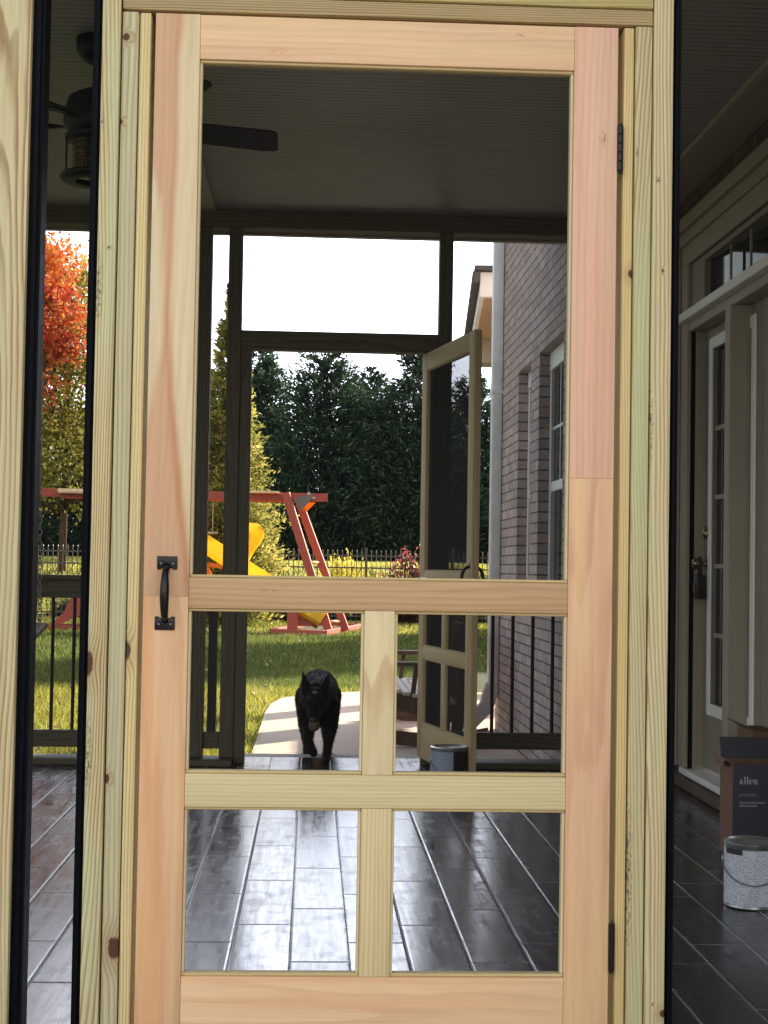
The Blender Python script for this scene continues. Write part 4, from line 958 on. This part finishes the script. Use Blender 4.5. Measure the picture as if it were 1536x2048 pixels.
# ------------------------------------------------ TREES
BARK = plain('tree_bark', lin(92, 72, 56), .9, 0, .35, 9, .6)
def leaves(pts, axis, size, aspect, tone, jit=.5):
    """one kite shaped leaf face per point, long side near the axis direction"""
    n = len(pts); pts = np.asarray(pts); ax = np.asarray(axis)+RNG.normal(0, jit, (n, 3)); ax /= np.linalg.norm(ax, axis=1)[:, None]
    sd = np.cross(ax, RNG.normal(0, 1, (n, 3))); sd /= np.linalg.norm(sd, axis=1)[:, None]
    L = (size*RNG.uniform(.6, 1.35, n))[:, None]; W = L*aspect
    v = np.stack([pts-ax*L*.5, pts+sd*W*.5, pts+ax*L*.5, pts-sd*W*.5], 1).reshape(-1, 3)
    return v
def conifer_crown(h, r, n, size, aspect, seed, z0=.15, power=.85, up=.5):
    rs = np.random.default_rng(seed); pts = []; ax = []; tn = []
    nb = int(n/26)
    for _ in range(nb):
        t = 1-rs.random()**.58 if False else rs.beta(1.05, 1.75); z = z0+(h-z0)*t
        prof = r*((1-t)**power)*(.62+.38*min(1, t*6+.55)); a = rs.uniform(0, 2*math.pi)
        lump = .80+.36*noise.noise(Vector((math.cos(a)*1.4+seed, math.sin(a)*1.4, z*.9)))+.10*noise.noise(Vector((a*3, z*2.6, seed)))
        R_ = prof*lump; q = rs.random()**.35
        tip = np.array([math.cos(a)*R_*q, math.sin(a)*R_*q, z+R_*q*.35*up])
        rad = np.array([math.cos(a), math.sin(a), up]); rad /= np.linalg.norm(rad)
        k = 26; s = rs.random(k)[:, None]; L = max(.18, R_*.42)
        p = tip-rad*L*s+rs.normal(0, 1, (k, 3))*L*.20*(1.15-s*.5)
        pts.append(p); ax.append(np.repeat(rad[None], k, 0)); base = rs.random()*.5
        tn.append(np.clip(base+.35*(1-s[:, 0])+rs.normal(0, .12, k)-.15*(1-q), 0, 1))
    pts = np.concatenate(pts); return leaves(pts, np.concatenate(ax), size, aspect, None), np.concatenate(tn)
def conifer(name, x, y, h, r, n, size, aspect, mat, seed, label, group=None, power=.85, src=None, zs=1., rz=0.):
    g = gz(x, y)-.05
    t = thing(name, label, 'tree', (x, y, g), rz, group)
    if src is None:
        v, tn = conifer_crown(h, r, n, size, aspect, seed, power=power)
        npmesh('crown', v, 4, mat, tn, t)
        MB().tube([(0, 0, -.2), (0.02, .01, h*.4), (0, 0, h*.93)], [.02*h*.9, .013*h, .012], 9).build('trunk', BARK, t, None, True)
    else:
        for ch in src.children:
            c = ch.copy(); COL.objects.link(c); c.parent = t; c.scale = (zs, zs, h/src['hh'])
    t['hh'] = h
    return t
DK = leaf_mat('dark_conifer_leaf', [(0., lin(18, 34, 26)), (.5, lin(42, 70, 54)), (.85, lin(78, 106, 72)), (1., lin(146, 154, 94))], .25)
YG = leaf_mat('golden_conifer_leaf', [(0., lin(66, 82, 44)), (.45, lin(150, 152, 76)), (.8, lin(208, 192, 106)), (1., lin(228, 202, 128))], .48)
proto = []
for i, (h, r) in enumerate(((8.6, 1.95), (7.8, 1.75), (8.2, 2.1))):
    pass
dk = [(.75, 54.5, 8.5, 4.0, 0, 'dark green conifer behind the fence, directly left of the sky gap in the doorway'),
      (4.25, 54.5, 8.5, 3.9, 1, 'dark green conifer behind the fence, right of the sky gap, beside the far door'),
      (-1.85, 56.5, 8.9, 3.2, 2, 'dark green conifer half hidden behind the golden conifer'),
      (2.50, 57.5, 7.9, 3.0, 1, 'shorter dark conifer under the sky gap, between two tall dark ones'),
      (6.5, 57.0, 7.8, 2.9, 0, 'dark conifer seen through the mesh of the open far door'),
      (8.5, 55.0, 7.0, 2.2, 2, 'dark conifer below the walkway soffit, beside the downspout'),
      (-4.0, 57.5, 7.2, 2.7, 0, 'dark conifer behind the golden conifer, left of the doorway post'),
      (-8.6, 60, 6.2, 3.2, 1, 'dark conifer low behind the maples in the left opening'), (-11.6, 59, 6.8, 3.2, 2, 'dark conifer farthest left behind the maples')]
protos = {}
for (x, y, h, r, v, lab) in dk:
    if v not in protos:
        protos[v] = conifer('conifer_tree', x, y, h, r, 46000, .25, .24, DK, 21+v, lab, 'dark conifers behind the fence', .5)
        protos[v]['rr'] = r
    else:
        conifer('conifer_tree', x, y, h, r, 0, 0, 0, DK, 0, lab, 'dark conifers behind the fence', src=protos[v], zs=r/protos[v]['rr'], rz=RNG.uniform(0, 6))
conifer('conifer_tree', -1.55, 31.0, 7.75, 1.85, 56000, .115, .36, YG, 77, 'golden yellow green conifer behind the play set, left edge of the far doorway', None, .95)
# trees beyond the house that throw the shade on the lawn (out of view behind the brick wall)
for k, (x, y, h, r) in enumerate(((7.9, 23.3, 9.4, 2.6), (8.1, 26.0, 9.2, 2.9), (8.3, 28.9, 6.9, 2.7), (8.0, 32.2, 5.2, 2.3), (11.9, 33.5, 9.2, 3.0))):
    conifer('conifer_tree', x, y, h, r, 0, 0, 0, DK, 0, 'dark conifer standing behind the brick house, out of sight from the porch', 'conifers behind the house', src=protos[k % 3], zs=r/protos[k % 3]['rr'], rz=k*1.3)

def broadleaf(name, x, y, h, r, zc0, n, size, mat, seed, label, lean=0., clumps=80, th=.02):
    g = gz(x, y)-.05; t = thing(name, label, 'tree', (x, y, g)); rs = np.random.default_rng(seed)
    cz, rz_ = (zc0+h)/2, (h-zc0)/2
    pts = []; tn = []; ax = []; limbs = MB()
    limbs.tube([(0, 0, -.2), (lean*.3, 0, h*.25), (lean*.5, 0.05, h*.5), (lean, 0, h*.86)], [th*h, th*.8*h, th*.55*h, .01], 10)
    for k in range(clumps):
        u = rs.normal(0, 1, 3); u /= np.linalg.norm(u); q = rs.random()**.4
        c = np.array([u[0]*r*q+lean*.6, u[1]*r*q, cz+u[2]*rz_*q]); s = rs.uniform(.22, .5)*r*.42
        m_ = int(n/clumps); p = c+rs.normal(0, 1, (m_, 3))*s*np.array([1, 1, .7])
        pts.append(p); bt = rs.random(); tn.append(np.clip(bt*.6+rs.normal(.2, .16, m_), 0, 1)); ax.append(rs.normal(0, 1, (m_, 3)))
        if k % 3 == 0:
            st = Vector((lean*.4, 0, max(h*.2, c[2]-rz_*.7))); md = st.lerp(Vector(c), .5)+Vector((0, 0, -.1*r))
            limbs.tube([st, md, Vector(c)], [.006*h, .004*h, .008], 6)
    npmesh('crown', leaves(np.concatenate(pts), np.concatenate(ax), size, .72, None, .3), 4, mat, np.concatenate(tn), t)
    limbs.build('trunk', BARK, t, None, True); return t
RED = leaf_mat('red_maple_leaf', [(0., lin(150, 54, 40)), (.4, lin(206, 88, 60)), (.7, lin(222, 128, 72)), (1., lin(224, 176, 88))], .45)
GRN = leaf_mat('turning_leaf', [(0., lin(66, 80, 30)), (.4, lin(146, 150, 64)), (.75, lin(216, 204, 106)), (1., lin(236, 222, 150))], .45)
broadleaf('maple_tree', -7.0, 36.6, 11.4, 1.9, 5.2, 20000, .125, RED, 5, 'red and orange maple in autumn colour, upper part of the left opening', -.75, 66, th=.012)
broadleaf('maple_tree', -6.55, 40.0, 8.7, 2.8, 1.5, 38000, .115, GRN, 9, 'yellow green tree with sunlit trunk, seen under the red maple', .1, 120, th=.013)
def shrub(name, x, y, h, r, n, size, mat, seed, label, cat='shrub', squash=1., tips=None, zoff=0.):
    g = gz(x, y)-.03+zoff; t = thing(name, label, cat, (x, y, g)); rs = np.random.default_rng(seed)
    u = rs.normal(0, 1, (n, 3)); u /= np.linalg.norm(u, axis=1)[:, None]; u[:, 2] = np.abs(u[:, 2]); q = rs.random(n)[:, None]**.4
    lump = np.array([.8+.45*noise.noise(Vector(a*2.3)+Vector((seed, 0, 0))) for a in u])[:, None]
    p = u*q*lump*np.array([r, r*squash, h]); ax = u+np.array([0, 0, .6])
    tn = np.clip(.25+.5*q[:, 0]*rs.random(n)+.2*u[:, 2], 0, 1)
    npmesh('foliage', leaves(p, ax, size, .5, None, .4), 4, mat, tn, t)
    m = MB()
    for k in range(6): a = k*1.05; m.tube([(0, 0, -.05), (math.cos(a)*r*.3, math.sin(a)*r*.3*squash, h*.45), (math.cos(a)*r*.55, math.sin(a)*r*.55*squash, h*.75)], [.02, .014, .006], 5)
    m.build('stem', BARK, t)
    if tips is not None:
        k = n//5; idx = rs.choice(np.where(u[:, 2] > .62)[0], min(k//3, (u[:, 2] > .62).sum()), replace=False)
        pp = u[idx]*np.array([r, r*squash, h])*lump[idx]*(1.0+.08*rs.random((len(idx), 1)))
        npmesh('blossom', leaves(pp, u[idx], size*.9, .7, None, .6), 4, tips, rs.random(len(idx)), t)
    return t
YS = leaf_mat('yellow_shrub_leaf', [(0., lin(120, 122, 24)), (.5, lin(222, 208, 70)), (1., lin(244, 230, 120))], .5)
MR = leaf_mat('maroon_shrub_leaf', [(0., lin(38, 26, 28)), (.6, lin(74, 44, 46)), (1., lin(112, 62, 58))], .3)
PK = leaf_mat('pink_blossom', [(0., lin(160, 76, 78)), (.5, lin(204, 116, 112)), (1., lin(226, 160, 146))], .35)
DS = leaf_mat('low_hedge_leaf', [(0., lin(20, 30, 18)), (.6, lin(46, 60, 32)), (1., lin(92, 98, 48))], .3)
shrub('shrub', 1.15, 35.6, 1.55, .85, 4200, .085, YS, 3, 'bright yellow sunlit shrub just behind the fence', squash=.7, zoff=.3)
shrub('shrub', 2.75, 33.2, 1.85, .98, 5200, .085, MR, 4, 'dark maroon shrub topped with pink blossom beside the open far door', tips=PK, zoff=.1)
for k, (x, y) in enumerate(((1.75, 35.0), (2.15, 35.1))): pass
shrub('shrub', 1.95, 35.4, 1.25, .55, 1500, .08, YS, 14, 'small yellow shrub with a few red flowers behind the fence, next to the maroon shrub', tips=PK, zoff=.1)
hl = ['low dark hedge plant left of the play set ladder, at the fence foot', 'low dark hedge plant behind the play set tower post', 'low dark hedge plant behind the ladder feet', 'low dark hedge plant under the yellow shrub', 'low dark hedge plant below the maroon shrub', 'low dark hedge plant seen through the far balusters', 'low dark hedge plant at the far left behind the railing']
for k, x in enumerate((-1.5, -.35, .75, 1.7, 2.7, 4.2, -5.4)):
    shrub('hedge_plant', x, 34.45, .62, .72, 1700, .085, DS, 30+k, hl[k], 'hedge plant', .45)

# ------------------------------------------------------------------ METAL FENCE
fe = Th('metal_fence', 'black metal picket fence along the back of the lawn', 'fence', (-.8, 34., -.4))
FEN = plain('fence_black', (.075, .073, .066, 1), .35, 0, .2, 20, 0., .7)
p0 = fe.part(MB().lathe([(.011, -.34), (.011, 1.385), (.002, 1.405)], (-.8, 34., 0), 8), 'picket', FEN)
for k in range(1, 100):
    o = p0.copy(); COL.objects.link(o); o.parent = fe.o; o.location = (-5.82+.1162*k, 0, .0)
p0.location = (-5.82, 0, 0)
for xx in (-6.62, -4.56, -2.50, -.44, 1.625, 3.69, 5.0): fe.part(MB().box(xx-.03, xx+.03, 33.97, 34.03, -.45, 1.455, .006, 1), 'post', FEN)
for zz in (1.262, .975, -.18): fe.part(MB().box(-6.62, 5.0, 33.985, 34.015, zz-.018, zz+.018), 'rail', FEN)

# ------------------------------------------------------------------ PLAY SET
def playset():
    RD = wood('redwood_stain', (188, 82, 66), (156, 62, 50), 'z', 90, 20, 1., .5, 1.); RDX = wood('redwood_stain_beam', (184, 78, 64), (150, 58, 48), 'x', 92, 20, 1., .5, 1.)
    
    def plastic(name, c):
        t = NT(name); n = t.noise(t.obj(), 3., 3.); cc = t.mix(t.rng(n, .3, .7), tuple(q*.9 for q in c[:3])+(1,), c)
        pb = t.n('BsdfPrincipled', None, Base_Color=cc, Roughness=.35); tl = t.n('BsdfTranslucent', None, Color=cc)
        mx = t.n('MixShader', None, i0=.5, i1=pb.outputs[0], i2=tl.outputs[0]); t.t.links.new(mx.outputs[0], t.out.inputs[0]); return t.m
    YL = plastic('yellow_plastic', lin(255, 228, 84)); OR = plastic('orange_plastic', lin(244, 160, 40)); MET = plain('playset_steel', (.3, .3, .3, 1), .4, .7)
    p = Th('play_set', 'red stained wooden play set with yellow slide and leaning ladder on the lawn', 'play set', (-1., 27., -.34))
    A = p.part
    A(MB().box(-5.3, .612, 26.90, 27.05, 2.245, 2.405, .008, 1), 'beam', RDX); A(MB().box(-4.6, .25, 27.95, 28.08, 2.26, 2.40, .008, 1), 'beam', RDX)
    A(MB().box(-.95, -.33, 26.70, 26.89, 2.385, 2.425, .006, 1), 'beam', plain('sunlit_beam_cap', lin(232, 200, 160), .6)); A(MB().box(-4.55, -3.95, 26.72, 26.89, 2.31, 2.40, .02, 1), 'beam', plain('sunlit_beam_cap', lin(232, 200, 160), .6))  # sunlight on the red beams, put in as pale cap pieces
    A(MB().box(.22, .27, 26.885, 26.899, 2.235, 2.42).box(.272, .37, 26.886, 26.899, 2.30, 2.335), 'bracket', plain('bracket_zinc', (.62, .56, .48, 1), .5, .3))
    A(MB().beam((-.20, 26.84, 2.40), (.70, 26.84, -.32), .15, .16, (.12, .993, 0), .008), 'ladder_rail', RD); A(MB().beam((.06, 27.45, 2.24), (1.02, 27.45, -.26), .145, .15, (.12, .993, 0), .008), 'ladder_rail', RD)
    for z in (1.07, .78, .42, .20, -.07):
        f = (2.40-z)/2.72; g = (2.24-z)/2.5
        A(MB().tube([(-.20+.9*f, 26.84, z), (.06+.96*g, 27.45, z)], .028, 8), 'rung', plain('rung_wood', lin(224, 176, 130), .6), smooth=True)
    A(MB().prism([(-.05, 26.82, 2.30), (.33, 26.82, 2.40), (.28, 26.82, 2.25), (.08, 26.82, 2.05)], None, (0, .03, 0)), 'bracket', plain('bracket_grey', (.16, .13, .11, 1), .5, .3))
    A(MB().prism([(-.04+.10, 27.36, 2.245), (.38, 27.36, 2.245), (.24, 27.36, 2.10), (.17, 27.36, 2.03), (.10, 27.36, 2.08)], None, (0, .04, 0)), 'bracket', OR)
    # slide: trough swept down to the right, with a hood at the top and a tube mouth below
    a, b = Vector((-2.95, 27.0, 2.05)), Vector((.52, 27.0, -.07)); d = (b-a).normalized(); nrm = Vector((-d.z, 0, d.x)); nrm = -nrm if nrm.z < 0 else nrm
    m = MB(); prof = [(-.30, .20), (-.31, .24), (-.27, .24), (-.25, .02), (-.15, -.05), (.15, -.05), (.25, .02), (.27, .24), (.31, .24), (.30, .20), (.28, -.02), (.17, -.10), (-.17, -.10), (-.28, -.02)]
    m.prism([a+Vector((0, u, 0))+nrm*v for u, v in prof], None, b-a); A(m, 'slide', YL)
    m = MB(); c0 = a.lerp(b, .66)-nrm*.02; c1 = b
    m.tube([c0, c0.lerp(c1, .5), c1], .17, 18, True); A(m, 'slide_exit', YL, smooth=True)
    pts = []
    hood = MB()
    rows = [[(-1.30, 1.30), (-1.22, 1.62), (-1.05, 1.80), (-.70, 1.80)], [(-1.10, 1.02), (-1.02, 1.35), (-.86, 1.62), (-.62, 1.74)], [(-.94, .98), (-.88, 1.16), (-.74, 1.36), (-.60, 1.58)]]
    yo = [26.72, 26.66, 26.95]
    gv = [[hood.bm.verts.new((x, yo[j], z)) for x, z in row] for j, row in enumerate(rows)]
    for j in range(2):
        for i in range(3): hood.bm.faces.new((gv[j][i], gv[j][i+1], gv[j+1][i+1], gv[j+1][i]))
    ho = A(hood, 'slide_hood', YL, smooth=True); sm = ho.modifiers.new('sub', 'SUBSURF'); sm.levels = 2; sm.render_levels = 2; so_ = ho.modifiers.new('sol', 'SOLIDIFY'); so_.thickness = .03
    A(MB().beam((-2.3, 26.98, 1.05), (-1.25, 26.98, .95), .09, .16, (0, 1, 0)), 'slide_support', OR); A(MB().beam((-1.75, 26.95, 1.0), (-1.35, 26.95, .2), .12, .14, (0, 1, 0)), 'slide_support', OR)
    # tower at the left, short post and bench board by the ladder, sandbox frame
    for x, y in ((-4.02, 27.05), (-2.75, 27.05), (-4.02, 28.4), (-2.75, 28.4)): A(MB().box(x-.06, x+.06, y-.06, y+.06, -.34, 2.26, .006, 1), 'post', RD)
    A(MB().box(-4.0, -2.75, 27.0, 28.45, 1.12, 1.20), 'deck', RDX)
    m = MB()
    for k in range(6): m.box(-3.98, -2.81, 26.95, 26.985, 1.30+k*.13, 1.40+k*.13)
    A(m, 'deck_rail', RDX)
    A(MB().prism([(-4.02+.0, 26.98, .40), (-4.02+.0, 26.98, .0), (-4.5, 26.98, -.20), (-4.80, 26.98, -.22), (-4.62, 26.98, -.16), (-4.42, 26.98, .02), (-4.24, 26.98, .40)], None, (0, .06, 0)), 'brace', RD)
    A(MB().box(-4.95, -2.6, 26.9, 27.04, -.34, -.24, .006, 1), 'base_frame', RDX); A(MB().box(-4.9, -2.7, 28.4, 28.52, -.34, -.24), 'base_frame', RDX)
    A(MB().box(-.125, .075, 26.72, 26.86, -.34, .60, .008, 1), 'post', RD); A(MB().box(.076, .40, 26.90, 26.95, -.16, .06, .006, 1), 'bench_board', RDX)
    c = [Vector((-.40, 26.62, -.335)), Vector((.585, 25.95, -.335)), Vector((1.44, 29.9, -.335)), Vector((.3, 30.4, -.335))]
    c[0] = Vector((-.40, 26.35, -.335))
    for i in range(4): A(MB().beam(c[i]+Vector((0, 0, .06)), c[(i+1) % 4]+Vector((0, 0, .06)), .10, .15, (0, 0, 1), .006), 'sandbox_board', RD)
    A(MB().prism([(q.x, q.y, -.33) for q in c], None, (0, 0, .06)), 'mulch', plain('dark_mulch', lin(62, 40, 40), .9, 0, .4, 12, .6))
    # trapeze
    for x in (-1.74, -1.60): A(MB().tube([(x, 26.97, 2.25), (x, 26.97, 1.62)], .010, 6), 'rope', plain('rope_tan', lin(176, 150, 116), .9))
    A(MB().tube([(-1.80, 26.97, 1.61), (-1.50, 26.97, 1.61)], .022, 8), 'trapeze_bar', MET, smooth=True)
playset()
for o in bpy.data.objects:
    for k in ('hh', 'rr'):
        if k in o: del o[k]
